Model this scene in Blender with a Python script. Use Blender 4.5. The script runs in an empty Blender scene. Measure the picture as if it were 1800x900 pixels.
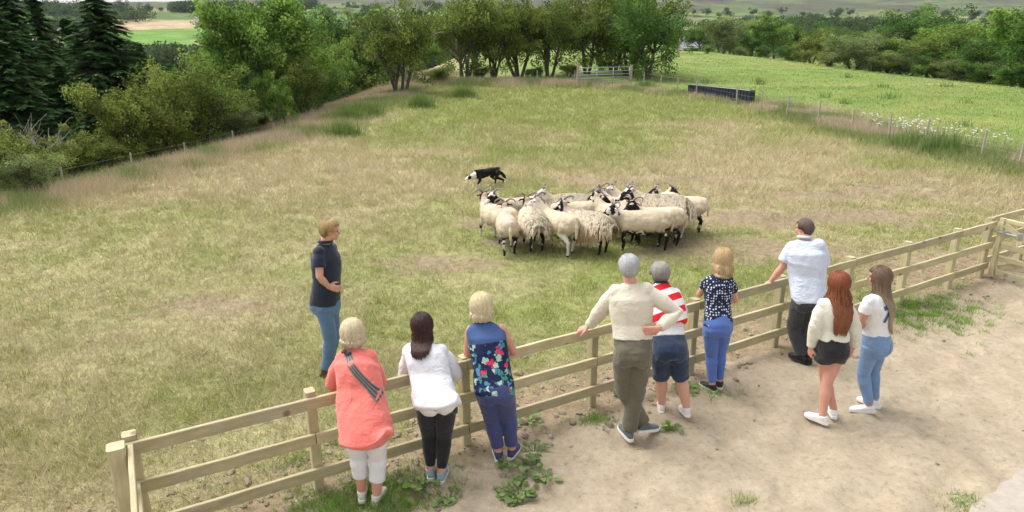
import bpy, math, random
import numpy as np
from mathutils import Vector, Matrix
from mathutils.bvhtree import BVHTree
R = math.radians
scene = bpy.context.scene
# ------------------------------------------------------------------ camera, sky, sun, exposure
F_PX, PITCH, CAM_Z = 1200.0, R(17.5), 3.85
cd = bpy.data.cameras.new('camera'); cam = bpy.data.objects.new('camera', cd)
scene.collection.objects.link(cam); scene.camera = cam
cd.lens = 24; cd.sensor_width = 36; cd.clip_start = .1; cd.clip_end = 9000
cam.location = (0, 0, CAM_Z); cam.rotation_euler = (R(90) - PITCH, 0, 0)
w = bpy.data.worlds.new('World'); scene.world = w; w.use_nodes = True
nt = w.node_tree; bg = nt.nodes['Background']
sky = nt.nodes.new('ShaderNodeTexSky'); sky.sky_type = 'NISHITA'; sky.sun_disc = False
sky.sun_elevation = R(58); sky.sun_rotation = R(-60); sky.dust_density = 4; sky.air_density = 1.0; sky.ozone_density = 1
hs = nt.nodes.new('ShaderNodeHueSaturation'); hs.inputs['Saturation'].default_value = .22
nt.links.new(sky.outputs[0], hs.inputs['Color']); nt.links.new(hs.outputs[0], bg.inputs[0])
bg.inputs[1].default_value = .15
sl = bpy.data.lights.new('sun', 'SUN'); so = bpy.data.objects.new('sun', sl); scene.collection.objects.link(so)
sl.energy = 1.1; sl.angle = R(45); sl.color = (1, .96, .9)
so.rotation_euler = Vector((.46, -.27, -.85)).to_track_quat('-Z', 'Y').to_euler()   # light comes from the upper left, high
scene.view_settings.view_transform = 'Standard'; scene.view_settings.look = 'None'
scene.view_settings.gamma = 1; scene.view_settings.exposure = 0.92
# ------------------------------------------------------------------ helpers
FW = Vector((0, math.cos(PITCH), -math.sin(PITCH))); UP = Vector((0, math.sin(PITCH), math.cos(PITCH))); CAM = Vector((0, 0, CAM_Z))
def ray(u, v): return FW * F_PX + Vector((1, 0, 0)) * (u - 900) + UP * (450 - v)
def px(u, v, Y):                                    # point at forward distance Y
    d = ray(u, v); return CAM + d * (Y / d.y)
def pz(u, v, z):
    d = ray(u, v); return CAM + d * ((z - CAM_Z) / d.z)
def sstep(a, b, x):
    t = np.clip((x - a) / (b - a), 0, 1); return t * t * (3 - 2 * t)
def _h(ix, iy, iz, s):
    n = (ix.astype(np.int64) * 374761393 + iy.astype(np.int64) * 668265263 + iz.astype(np.int64) * 2147483647 + s * 974634777) & 0xffffffff
    n = ((n ^ (n >> 13)) * 1274126177) & 0xffffffff
    n = ((n ^ (n >> 16)) * 2246822519) & 0xffffffff
    return ((n ^ (n >> 15)) & 0xffffff) / float(0xffffff)
def vn(x, y, z=0., s=0):                            # value noise 0..1
    x, y, z = np.broadcast_arrays(np.asarray(x, float), np.asarray(y, float), np.asarray(z, float))
    ix, iy, iz = np.floor(x), np.floor(y), np.floor(z); fx, fy, fz = x - ix, y - iy, z - iz
    fx = fx * fx * (3 - 2 * fx); fy = fy * fy * (3 - 2 * fy); fz = fz * fz * (3 - 2 * fz); r = 0
    for a in (0, 1):
        for b in (0, 1):
            for c in (0, 1):
                r = r + _h(ix + a, iy + b, iz + c, s) * (fx if a else 1 - fx) * (fy if b else 1 - fy) * (fz if c else 1 - fz)
    return r
def fbm(x, y, z=0., s=0, o=3):
    r = 0; a = .5; t = 0
    for k in range(o):
        r = r + a * vn(np.asarray(x) * 2 ** k, np.asarray(y) * 2 ** k, np.asarray(z) * 2 ** k, s + k); t += a; a *= .5
    return r / t
COL = scene.collection
def link(name, me, mat=None, parent=None, smooth=True):
    o = bpy.data.objects.new(name, me); COL.objects.link(o)
    if mat is not None and not me.materials: me.materials.append(mat)
    if parent is not None: o.parent = parent
    if smooth: me.shade_smooth()
    return o
def tag(o, label=None, cat=None, group=None, kind=None):
    for k, v in (('label', label), ('category', cat), ('group', group), ('kind', kind)):
        if v: o[k] = v
    return o
def empty(name, loc, label, cat, group=None):
    o = bpy.data.objects.new(name, None); COL.objects.link(o); o.location = loc; o.empty_display_size = .1
    return tag(o, label, cat, group)
def npmesh(name, v, f, col=None, extra=None):       # v (n,3), f (m,k) arrays
    me = bpy.data.meshes.new(name); v = np.asarray(v, np.float32); f = np.asarray(f, np.int32); k = f.shape[1]
    me.vertices.add(len(v)); me.vertices.foreach_set('co', v.ravel())
    me.loops.add(f.size); me.loops.foreach_set('vertex_index', f.ravel())
    me.polygons.add(len(f)); me.polygons.foreach_set('loop_start', np.arange(0, f.size, k, dtype=np.int32))
    if col is not None: setcol(me, col)
    for n, a in (extra or {}).items():
        me.attributes.new(n, 'FLOAT', 'POINT').data.foreach_set('value', np.asarray(a, np.float32))
    me.update(calc_edges=True); return me
def setcol(me, col):
    col = np.asarray(col, np.float32); a = me.attributes.new('col', 'FLOAT_COLOR', 'POINT')
    a.data.foreach_set('color', np.concatenate([col[:, :3], np.ones((len(col), 1), np.float32)], 1).ravel())
class MB:
    def __init__(s): s.v = []; s.f = []; s.c = []; s.col = (1, 1, 1)
    def add(s, vs, fs):
        b = len(s.v); s.v += [tuple(p) for p in vs]; s.f += [tuple(i + b for i in f) for f in fs]; s.c += [s.col] * len(vs); return b
    def mesh(s, name='m'):
        me = bpy.data.meshes.new(name); me.from_pydata(s.v, [], s.f); me.update(); setcol(me, np.array(s.c)) if s.v else None; return me
    def rings(s, rs, cap=True):
        n = len(rs[0]); vs = [p for r in rs for p in r]; fs = []
        for i in range(len(rs) - 1):
            for k in range(n):
                a = i * n + k; b = i * n + (k + 1) % n; fs.append((a, b, b + n, a + n))
        if cap: fs.append(tuple(range(n))[::-1]); fs.append(tuple((len(rs) - 1) * n + k for k in range(n)))
        s.add(vs, fs)
    def tube(s, pts, rad, n=8, round_=True, flat=1., up=None):
        pts = [Vector(p) for p in pts]; rad = list(rad) if hasattr(rad, '__len__') else [rad] * len(pts)
        if round_:
            d0 = (pts[0] - pts[1]).normalized(); d1 = (pts[-1] - pts[-2]).normalized()
            pre = [(pts[0] + d0 * rad[0] * a, rad[0] * b) for a, b in ((.95, .25), (.7, .7))]
            post = [(pts[-1] + d1 * rad[-1] * a, rad[-1] * b) for a, b in ((.7, .7), (.95, .25))]
            P = [p for p, _ in pre] + pts + [p for p, _ in post]; Q = [r for _, r in pre] + rad + [r for _, r in post]
        else: P, Q = pts, rad
        ref = Vector(up) if up is not None else Vector((0, 0, 1)); rs = []; prev = None
        for i, p in enumerate(P):
            t = (P[min(i + 1, len(P) - 1)] - P[max(i - 1, 0)])
            t = t.normalized() if t.length > 1e-9 else Vector((0, 0, 1))
            if prev is None:
                a = ref.cross(t)
                if a.length < .15: a = Vector((0, 1, 0)).cross(t)
                if a.length < .15: a = Vector((1, 0, 0)).cross(t)
            else: a = prev - t * prev.dot(t)
            a.normalize(); prev = a; b = t.cross(a)
            rs.append([p + a * math.cos(2 * math.pi * k / n) * Q[i] + b * math.sin(2 * math.pi * k / n) * Q[i] * flat for k in range(n)])
        s.rings(rs)
    def loft(s, secs, n=24, e=2.4):                 # secs: (centre, side vector, forward vector, half width, half depth)
        rs = []
        for c, sd, fw, hw, hd in secs:
            r = []
            for k in range(n):
                a = 2 * math.pi * k / n; ca, sa = math.cos(a), math.sin(a)
                r.append(Vector(c) + sd * hw * math.copysign(abs(ca) ** (2 / e), ca) + fw * hd * math.copysign(abs(sa) ** (2 / e), sa))
            rs.append(r)
        s.rings(rs)
    def ell(s, c, r, M=None, n=14):
        c = Vector(c); M = M or Matrix.Identity(3); vs = [c + M @ Vector((0, 0, r[2]))]; m = n // 2
        for i in range(1, m):
            t = math.pi * i / m
            for k in range(n):
                a = 2 * math.pi * k / n; vs.append(c + M @ Vector((r[0] * math.sin(t) * math.cos(a), r[1] * math.sin(t) * math.sin(a), r[2] * math.cos(t))))
        vs.append(c - M @ Vector((0, 0, r[2]))); fs = [(0, 1 + k, 1 + (k + 1) % n) for k in range(n)]
        for i in range(m - 2):
            for k in range(n):
                a = 1 + i * n + k; b = 1 + i * n + (k + 1) % n; fs.append((a, a + n, b + n, b))
        L = len(vs) - 1; q = 1 + (m - 2) * n; fs += [(L, q + (k + 1) % n, q + k) for k in range(n)]
        s.add(vs, fs)
    def box(s, c, sz, M=None, bev=0):
        c = Vector(c); M = M or Matrix.Identity(3); x, y, z = [a / 2 for a in sz]
        if bev:
            b = bev; rs = []
            for zz, q in ((-z, b), (-z + b, 0), (z - b, 0), (z, b)):
                X, Y = x - q, y - q
                rs.append([c + M @ Vector(p) for p in ((-X, -Y + b, zz), (-X + b, -Y, zz), (X - b, -Y, zz), (X, -Y + b, zz), (X, Y - b, zz), (X - b, Y, zz), (-X + b, Y, zz), (-X, Y - b, zz))])
            s.rings(rs); return
        s.add([c + M @ Vector((i * x, j * y, k * z)) for i in (-1, 1) for j in (-1, 1) for k in (-1, 1)],
              [(0, 1, 3, 2), (4, 6, 7, 5), (0, 4, 5, 1), (2, 3, 7, 6), (0, 2, 6, 4), (1, 5, 7, 3)])
def voxel(mb, size, smooth=3, name='m'):            # fuse overlapping closed pieces into one continuous skin
    me = mb.mesh('tmp'); a = me.attributes.get('col')
    if a: me.attributes.remove(a)
    o = bpy.data.objects.new('tmp', me); COL.objects.link(o)
    m = o.modifiers.new('r', 'REMESH'); m.mode = 'VOXEL'; m.voxel_size = size
    if smooth: k = o.modifiers.new('s', 'SMOOTH'); k.iterations = smooth; k.factor = .5
    dg = bpy.context.evaluated_depsgraph_get(); out = bpy.data.meshes.new_from_object(o.evaluated_get(dg)); out.name = name
    bpy.data.objects.remove(o); bpy.data.meshes.remove(me); return out
def getco(me):
    c = np.empty(len(me.vertices) * 3, np.float32); me.vertices.foreach_get('co', c); return c.reshape(-1, 3)
def getno(me):
    c = np.empty(len(me.vertices) * 3, np.float32); me.vertex_normals.foreach_get('vector', c); return c.reshape(-1, 3)
def setco(me, c): me.vertices.foreach_set('co', np.asarray(c, np.float32).ravel()); me.update()
# ------------------------------------------------------------------ materials
def newmat(name):
    m = bpy.data.materials.new(name); m.use_nodes = True; n = m.node_tree; return m, n, n.nodes['Principled BSDF']
def N(n, t, **k):
    x = n.nodes.new(t)
    for a, b in k.items(): setattr(x, a, b)
    return x
def noise(n, scale, detail=4, vec=None, rough=.6):
    x = N(n, 'ShaderNodeTexNoise'); x.inputs['Scale'].default_value = scale; x.inputs['Detail'].default_value = detail; x.inputs['Roughness'].default_value = rough
    if vec is not None: n.links.new(vec, x.inputs['Vector'])
    return x
def ramp(n, src, stops, interp='LINEAR'):
    r = N(n, 'ShaderNodeValToRGB'); r.color_ramp.interpolation = interp; e = r.color_ramp.elements
    while len(e) < len(stops): e.new(.5)
    for q, (p, c) in zip(e, stops): q.position = p; q.color = (c[0], c[1], c[2], 1) if hasattr(c, '__len__') else (c, c, c, 1)
    n.links.new(src, r.inputs[0]); return r.outputs[0]
def mix(n, a, b, fac=.5, mode='MIX'):
    x = N(n, 'ShaderNodeMix', data_type='RGBA', blend_type=mode)
    for sock, v in ((x.inputs[0], fac), (x.inputs[6], a), (x.inputs[7], b)):
        if isinstance(v, bpy.types.NodeSocket): n.links.new(v, sock)
        elif hasattr(v, '__len__'): sock.default_value = (v[0], v[1], v[2], 1)
        else: sock.default_value = v if sock.type == 'VALUE' else (v, v, v, 1)
    return x.outputs[2]
def math_(n, op, a, b=0):
    x = N(n, 'ShaderNodeMath', operation=op)
    for i, v in enumerate((a, b)):
        if isinstance(v, bpy.types.NodeSocket): n.links.new(v, x.inputs[i])
        else: x.inputs[i].default_value = v
    return x.outputs[0]
def bump(n, b, h, strength=.4, dist=.01):
    x = N(n, 'ShaderNodeBump'); x.inputs['Strength'].default_value = strength; x.inputs['Distance'].default_value = dist
    n.links.new(h, x.inputs['Height']); n.links.new(x.outputs[0], b.inputs['Normal'])
def attr(n, name, t='Color'): x = N(n, 'ShaderNodeAttribute', attribute_name=name); return x.outputs[t]
def objco(n): return N(n, 'ShaderNodeTexCoord').outputs['Object']
def cloth(name, c, var=.18, scale=6, rough=.85, fine=220, bmp=.35, sheen=.2):
    m, n, b = newmat(name); v = objco(n)
    a = noise(n, scale, 3, v).outputs[0]
    n.links.new(mix(n, [q * (1 - var) for q in c], [min(1, q * (1 + var * .7)) for q in c], a), b.inputs['Base Color'])
    b.inputs['Roughness'].default_value = rough; b.inputs['Sheen Weight'].default_value = sheen
    wv = noise(n, 5, 2, v); cr = noise(n, 9, 3, mix(n, v, wv.outputs['Color'], .35), .5).outputs[0]; cr = math_(n, 'ABSOLUTE', math_(n, 'SUBTRACT', cr, .5)); cr = math_(n, 'POWER', math_(n, 'SUBTRACT', 1, math_(n, 'MULTIPLY', cr, 2)), 5); h = mix(n, noise(n, fine, 2, v).outputs[0], cr, .88); bump(n, b, math_(n, 'MULTIPLY', h, math_(n, 'POWER', noise(n, 3.2, 2, v).outputs[0], 1.6)), min(1, bmp * 1.6), .018); return m
def colmat(name, rough=.8, transl=0, nscale=0, nvar=.3, bmp=0, gain=1.):   # colour from the mesh's own colour attribute
    m, n, b = newmat(name); c = attr(n, 'col')
    if nscale: c = mix(n, c, ramp(n, noise(n, nscale, 4, objco(n)).outputs[0], ((.3, 1 - nvar), (.7, 1 + nvar * .4))), 1, 'MULTIPLY')
    n.links.new(c, b.inputs['Base Color']); b.inputs['Roughness'].default_value = rough
    b.inputs['Specular IOR Level'].default_value = .25
    if bmp: bump(n, b, noise(n, nscale * 2 or 30, 4, objco(n)).outputs[0], bmp, .01)
    if transl:
        t = N(n, 'ShaderNodeBsdfTranslucent'); n.links.new(c, t.inputs[0]); x = N(n, 'ShaderNodeMixShader'); x.inputs[0].default_value = transl
        n.links.new(b.outputs[0], x.inputs[1]); n.links.new(t.outputs[0], x.inputs[2]); n.links.new(x.outputs[0], n.nodes['Material Output'].inputs[0])
    return m
def plain(name, c, rough=.6, metal=0, nvar=.15, nscale=12, bmp=.1):
    m, n, b = newmat(name); a = noise(n, nscale, 4, objco(n)).outputs[0]
    n.links.new(mix(n, [q * (1 - nvar) for q in c], [min(1, q * (1 + nvar)) for q in c], a), b.inputs['Base Color'])
    b.inputs['Roughness'].default_value = rough; b.inputs['Metallic'].default_value = metal; bump(n, b, a, bmp, .01); return m
def wood(name, c1, c2):
    m, n, b = newmat(name); v = objco(n); oi = N(n, 'ShaderNodeObjectInfo').outputs['Random']
    mp = N(n, 'ShaderNodeMapping'); mp.inputs['Scale'].default_value = (1, 1, 1); n.links.new(attr(n, 'grain', 'Vector'), mp.inputs['Vector'])
    g = noise(n, 3, 5, mp.outputs[0], .65).outputs[0]
    c = mix(n, c1, c2, ramp(n, g, ((.35, 0), (.65, 1))))
    c = mix(n, c, (c2[0] * .75, c2[1] * .9, c2[2] * .55), math_(n, 'MULTIPLY', noise(n, 1.6, 3, v).outputs[0], .75))
    kn = N(n, 'ShaderNodeTexVoronoi', feature='F1'); kn.inputs['Scale'].default_value = 3.1; n.links.new(v, kn.inputs['Vector'])
    c = mix(n, (c2[0] * .4, c2[1] * .36, c2[2] * .3), c, ramp(n, kn.outputs['Distance'], ((.07, 0), (.14, 1))))
    c = mix(n, c, math_(n, 'ADD', math_(n, 'MULTIPLY', oi, .3), .85), 1, 'MULTIPLY')
    gw = noise(n, 2.2, 4, v, .7).outputs[0]; c = mix(n, c, (.36, .33, .27), ramp(n, gw, ((.5, 0), (.72, .75)))); n.links.new(c, b.inputs['Base Color']); b.inputs['Roughness'].default_value = .85; bump(n, b, g, .5, .005); return m
# ------------------------------------------------------------------ terrain
FA = pz(563, 866, 0); FB = pz(1736, 487, .12)                 # two post feet fix the line of the wooden fence
fdir = Vector((FB.x - FA.x, FB.y - FA.y, 0)).normalized(); fnor = Vector((fdir.y, -fdir.x, 0))   # fnor points into the yard
yr = [-80, 7, 12, 17, 30, 48, 65, 90, 120, 150, 200, 300, 500, 900, 1500, 2400, 5000]
zr = [0, 0, .2, .28, .5, .8, 1.1, 1.5, 2.2, 1.9, .5, 4.0, 12, 33, 75, 165, 200]
yl = [-80, 0, 40, 100, 180, 250, 350, 500, 700, 1000, 1800, 2600, 5000]
zl = [-9, -9, -12, -13, -9, -4, .3, 12, 29, 48, 96, 165, 200]
def edge(y): return np.interp(y, [-40, 8, 14, 19, 28, 43, 62, 100, 150, 300, 600], [-30, -18, -12.9, -11.2, -9.0, -7.8, -7.4, -7, -4, 30, 100])
def ground_z(x, y, fine=True):
    x = np.asarray(x, float); y = np.asarray(y, float)
    s = edge(y) - x; a = np.interp(y, yr, zr); b = np.interp(y, yl, zl)
    wv = sstep(0, 30, s + 2.0)
    z = a * (1 - wv) + b * wv
    far = sstep(60, 300, y)
    z = z + (fbm(x / 18, y / 18, s=3) - .5) * (.5 * sstep(14, 40, np.hypot(x, y))) + (fbm(x / 160, y / 160, s=5, o=4) - .5) * 22 * sstep(250, 900, y) + (fbm(x / 40, y / 60, s=8) - .5) * 2.2 * far
    z = z - np.clip(x - 33 - .0 * y, 0, 40) * .11 * sstep(25, 45, y) * (1 - sstep(140, 230, y))
    cap = np.interp(x / np.maximum(y, 1), [-.8, -.5, -.42, -.3, 0, .6, .8], [.037, .042, .058, .08, .09, .08, .056]) * 1900
    z = np.where(y > 700, np.minimum(z, cap + (fbm(x / 300, y / 300, s=9) - .5) * 16), z)
    if fine:
        near = 1 - sstep(25, 60, np.hypot(x, y)); sd = yard_d(x, y)
        z = z + near * ((fbm(x * 1.6, y * 1.6, s=11) - .5) * .07 + (fbm(x * 6, y * 6, s=12) - .5) * .035) * np.where(sd > 0, .3, 1)
        ft = vn(x * 3.7, y * 3.7, s=14); ft2 = vn(x * 9 + 5, y * 9, s=15)
        z = z + np.where(sd > 0, -.05 * sstep(.5, .8, ft) + .026 * (ft2 - .5) + .02 * sstep(.55, .35, vn(x * 2.6 + 9, y * 2.6, s=16)), 0) * sstep(0, .4, sd)
    return z
def yard_d(x, y):                                               # signed distance into the yard (positive inside)
    d1 = (x - FA.x) * fnor.x + (y - FA.y) * fnor.y
    d2 = (x - FA.x) * fdir.x + (y - FA.y) * fdir.y + 1.34
    return np.minimum(d1, d2)
def gz(x, y): return float(ground_z(x, y))
def ground(u, v):                                               # where a sight line meets the terrain
    d = ray(u, v).normalized(); t = 2.
    for _ in range(4000):
        p = CAM + d * t
        if p.z < float(ground_z(p.x, p.y, False)): break
        t += max(.02, t * .004)
    p = CAM + d * t; p.z = gz(p.x, p.y); return p
def spaced(a, b, d0, grow, lim, sign=1):
    r = []; d = d0; p = b
    while (p - a) * sign > 0 and abs(p) < lim: pass
    return r
def axis(lo, hi, d0, glo, ghi, LO, HI):
    c = list(np.arange(lo, hi, d0)); d = d0; p = c[-1]; h = []
    while p < HI: d *= ghi; p += d; h.append(p)
    d = d0; p = c[0]; l = []
    while p > LO: d *= glo; p -= d; l.append(p)
    return np.array(l[::-1] + c + h)
gx = axis(-7, 11, .075, 1.035, 1.035, -4200, 4200); gy = axis(3.2, 15, .075, 1.06, 1.022, -150, 4200)
X, Y = np.meshgrid(gx, gy); Z = ground_z(X, Y); nx, ny = len(gx), len(gy)
def zones(x, y):                                                # greenness, dryness and lushness of the ground, all from place
    n1 = fbm(x / 2.2, y / 2.2, s=20); n2 = fbm(x / 7, y / 7, s=21); n3 = fbm(x * 1.3, y * 1.3, s=24)
    gate = sstep(19, 34, y + n1 * 5) * sstep(-9, -4, x) * 1.0
    green = np.clip(.38 + (n2 - .5) * 1.3 + (n1 - .5) * .9 + (n3 - .5) * .7 + gate * .8 - .42 * sstep(11, 17, y) * (1 - gate) , 0, 1)
    return green, n1
def right_edge(y): return np.interp(y, [0, 15, 19, 24, 36, 48, 60], [16, 15, 14.6, 13.6, 12.6, 6.5, 6.5])
beyond = lambda x, y: (x > right_edge(y)) | ((y > 50) & (x > edge(y) + 3))
WORN = [(1.0, 12.6, 1.5, .5), (-1.6, 11.2, 1.1, .5), (6.2, 14.2, 2.6, .8), (8.6, 16.5, 3., .9), (4.0, 12.0, 1.6, .6), (3.6, 18, 2.2, .6), (-4.5, 9.5, .8, .4), (.2, 13.4, .9, .5)]
def worn(x, y):                                                 # trampled bare earth
    m = 0 * x; nz = fbm(x * 1.1, y * 1.6, s=34)
    for cx, cy, a, b_ in WORN: m = np.maximum(m, sstep(1.5, .5, np.hypot((x - cx) / a, (y - cy) / b_) + (nz - .5) * 2.4))
    return m
def gcolour(x, y):
    g, n1 = zones(x, y)
    dry = np.array([.39, .335, .20]); grn = np.array([.24, .27, .09]); c = dry[None, :] * (1 - g[:, None]) + grn * g[:, None]
    soil = np.array([.27, .205, .14]); sd = yard_d(x, y)
    k = sstep(1.6 + 1.2 * sstep(0, 5, x), 0, -sd + (n1 - .5) * 2.2) * (sd < .1) * sstep(-9, 0, x + 7) * .9
    k = np.maximum(k, .85 * worn(x, y))
    c = c * (1 - k[:, None]) + soil * k[:, None]
    b = beyond(x, y) & (y < 190); lush = np.array([.18, .25, .06]); pale = np.array([.26, .28, .09])
    m = fbm(x / 6, y / 3, s=40); m2 = fbm(x / 25, y / 14, s=41); q = np.clip((m - .35) * 1.6 + (m2 - .5) * 2, 0, 1)
    bank = sstep(6, 0, x - right_edge(y)) * sstep(40, 30, y)
    cb = lush * (1 - q[:, None]) + pale * q[:, None]; cb = cb * (1 - .8 * bank[:, None]) + np.array([.23, .185, .12]) * .8 * bank[:, None]
    w_ = (sstep(-.5, 1.5, x - right_edge(y)) * (b > 0))[:, None]; w_ = np.where((y > 50)[:, None], (b > 0)[:, None] * sstep(50, 55, y)[:, None], w_)
    c = c * (1 - w_) + cb * w_
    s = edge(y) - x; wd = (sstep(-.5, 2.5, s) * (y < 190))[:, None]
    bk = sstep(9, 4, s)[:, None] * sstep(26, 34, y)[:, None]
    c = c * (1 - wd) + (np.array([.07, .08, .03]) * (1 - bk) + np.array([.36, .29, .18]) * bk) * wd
    # distant patchwork of fields
    fy = y / (1 + y / 1500.); cx = x / 95.; cy = fy / 55.; jx = (vn(cx * .7, cy * .7, s=50) - .5) * 1.5; jy = (vn(cx * .7, cy * .7, s=51) - .5) * 1.5
    ix, iy = np.floor(cx + jx), np.floor(cy + jy); h = _h(ix, iy, 0 * ix, 52)[:, None]
    pal = np.where(h < .3, [.15, .23, .055], np.where(h < .55, [.10, .16, .05], np.where(h < .75, [.15, .17, .07], np.where(h < .88, [.20, .28, .08], [.27, .25, .13]))))
    dx = np.minimum((cx + jx) % 1, 1 - (cx + jx) % 1); dy = np.minimum((cy + jy) % 1, 1 - (cy + jy) % 1)
    hed = (np.minimum(dx * 1.2, dy) < .075)[:, None]; pal = np.where(hed, [.035, .055, .025], pal)
    moor = (sstep(700, 1250, y + (fbm(x / 200, y / 200, s=53) - .5) * 700))[:, None]; mc = np.where((fbm(x / 120, y / 240, s=54) > .5)[:, None], [.085, .09, .055], [.11, .14, .06]); mc = np.where((fbm(x / 90, y / 60, s=56) > .6)[:, None], [.075, .065, .055], mc)
    fc = pal * (1 - moor) + mc * moor; fw = sstep(170, 240, y)[:, None]
    c = c * (1 - fw) + fc * fw
    def patch(c, u0, u1, y0, y1, v):
        uu = x / np.maximum(y, 1); return np.where(((uu > u0) & (uu < u1) & (y > y0 + uu * 80) & (y < y1 + uu * 80))[:, None], v, c)
    c = patch(c, -.56, -.43, 560, 700, [.40, .31, .19]); c = patch(c, -.57, -.44, 290, 540, [.14, .25, .05])
    return c * (1 + (fbm(x * .6, y * .6, s=60)[:, None] - .5) * .25)
V = np.stack([X.ravel(), Y.ravel(), Z.ravel()], 1); C = gcolour(X.ravel(), Y.ravel()); SD = yard_d(X.ravel(), Y.ravel())
ii, jj = np.meshgrid(np.arange(nx - 1), np.arange(ny - 1)); q = (jj * nx + ii).ravel(); Fc = np.stack([q, q + 1, q + nx + 1, q + nx], 1)
fx_, fy_ = V[Fc, 0].mean(1), V[Fc, 1].mean(1); fsd = yard_d(fx_, fy_)
m_ground, n, b = newmat('ground_surface'); v = objco(n)
col = attr(n, 'col')
f1 = noise(n, 9, 6, v, .7).outputs[0]; f2 = noise(n, 1.4, 4, v).outputs[0]; f3 = noise(n, 60, 3, v, .7).outputs[0]
grass = mix(n, col, ramp(n, f1, ((.3, (.62, .62, .5)), (.52, (1, 1, 1)), (.72, (1.45, 1.35, 1.25)))), 1, 'MULTIPLY')
grass = mix(n, grass, ramp(n, f3, ((.3, .65), (.7, 1.3))), 1, 'MULTIPLY')
sand = mix(n, (.35, .285, .20), (.43, .36, .262), ramp(n, noise(n, 2.4, 6, v, .65).outputs[0], ((.35, 0), (.65, 1))))
sand = mix(n, sand, ramp(n, noise(n, 14, 5, v, .75).outputs[0], ((.28, (.62, .57, .52)), (.44, (.95, .95, .95)), (.7, (1.15, 1.14, 1.12)))), 1, 'MULTIPLY')
sand = mix(n, sand, (.13, .085, .05), ramp(n, noise(n, 38, 3, v, .8).outputs[0], ((.62, 0), (.70, .7))))
sd = attr(n, 'yard', 'Fac')
k = ramp(n, math_(n, 'ADD', math_(n, 'ADD', math_(n, 'MULTIPLY', sd, .7), math_(n, 'MULTIPLY', f2, .9)), math_(n, 'MULTIPLY', f1, .4)), ((.62, 0), (.85, 1)))
soil = mix(n, (.17, .12, .075), (.34, .26, .18), f1)
dirt = ramp(n, math_(n, 'SUBTRACT', math_(n, 'ADD', math_(n, 'MULTIPLY', sd, .5), math_(n, 'MULTIPLY', f2, .8)), .0), ((.15, 0), (.5, 1)))
c = mix(n, mix(n, grass, soil, dirt), sand, k)
n.links.new(c, b.inputs['Base Color']); b.inputs['Roughness'].default_value = .95; b.inputs['Specular IOR Level'].default_value = .15
bump(n, b, mix(n, f1, f3, .4), .6, .03)
m_far, n, b = newmat('far_land'); v = objco(n); c = attr(n, 'col')
c = mix(n, c, ramp(n, noise(n, .05, 6, v, .7).outputs[0], ((.3, .7), (.7, 1.3))), 1, 'MULTIPLY')
c = mix(n, c, ramp(n, noise(n, .6, 6, v, .7).outputs[0], ((.3, .7), (.7, 1.3))), 1, 'MULTIPLY')
n.links.new(c, b.inputs['Base Color']); b.inputs['Roughness'].default_value = 1; b.inputs['Specular IOR Level'].default_value = .1
def sheet(name, mask, mat):
    f = Fc[mask]; u, inv = np.unique(f, return_inverse=True); inv = inv.reshape(f.shape)
    me = npmesh(name, V[u], inv, C[u], {'yard': SD[u]}); return tag(link(name, me, mat), kind='structure')
far_m = fy_ > 190; yard_m = (fsd > .25) & ~far_m; val_m = (fx_ < edge(fy_) - 1.5) & ~far_m & ~yard_m
right_m = beyond(fx_, fy_) & ~far_m & ~yard_m & ~val_m
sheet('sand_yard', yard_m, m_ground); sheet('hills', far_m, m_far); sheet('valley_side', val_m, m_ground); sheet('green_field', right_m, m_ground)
sheet('pasture', ~(yard_m | far_m | val_m | right_m), m_ground)
# concrete apron that just enters the frame bottom right
cc = ground(1800, 905); mb = MB()
pts = [ground(*q) for q in ((1702, 905), (1708, 893), (1722, 890), (1730, 878), (1748, 872), (1756, 858), (1776, 850), (1783, 838), (1801, 828), (1850, 806), (2100, 800), (2100, 1000), (1700, 1000))]; NP = len(pts)
mb.add([p + Vector((0, 0, .012)) for p in [Vector((a.x, a.y, .03)) for a in pts]] + [Vector((a.x, a.y, -.1)) for a in pts], [tuple(range(NP))] + [(i, (i + 1) % NP, NP + (i + 1) % NP, NP + i) for i in range(NP)])
m_conc = plain('old_concrete', (.40, .35, .29), .95, 0, .28, 11, 1.)
tag(link('concrete_apron', mb.mesh(), m_conc, smooth=False), kind='structure')
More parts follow.
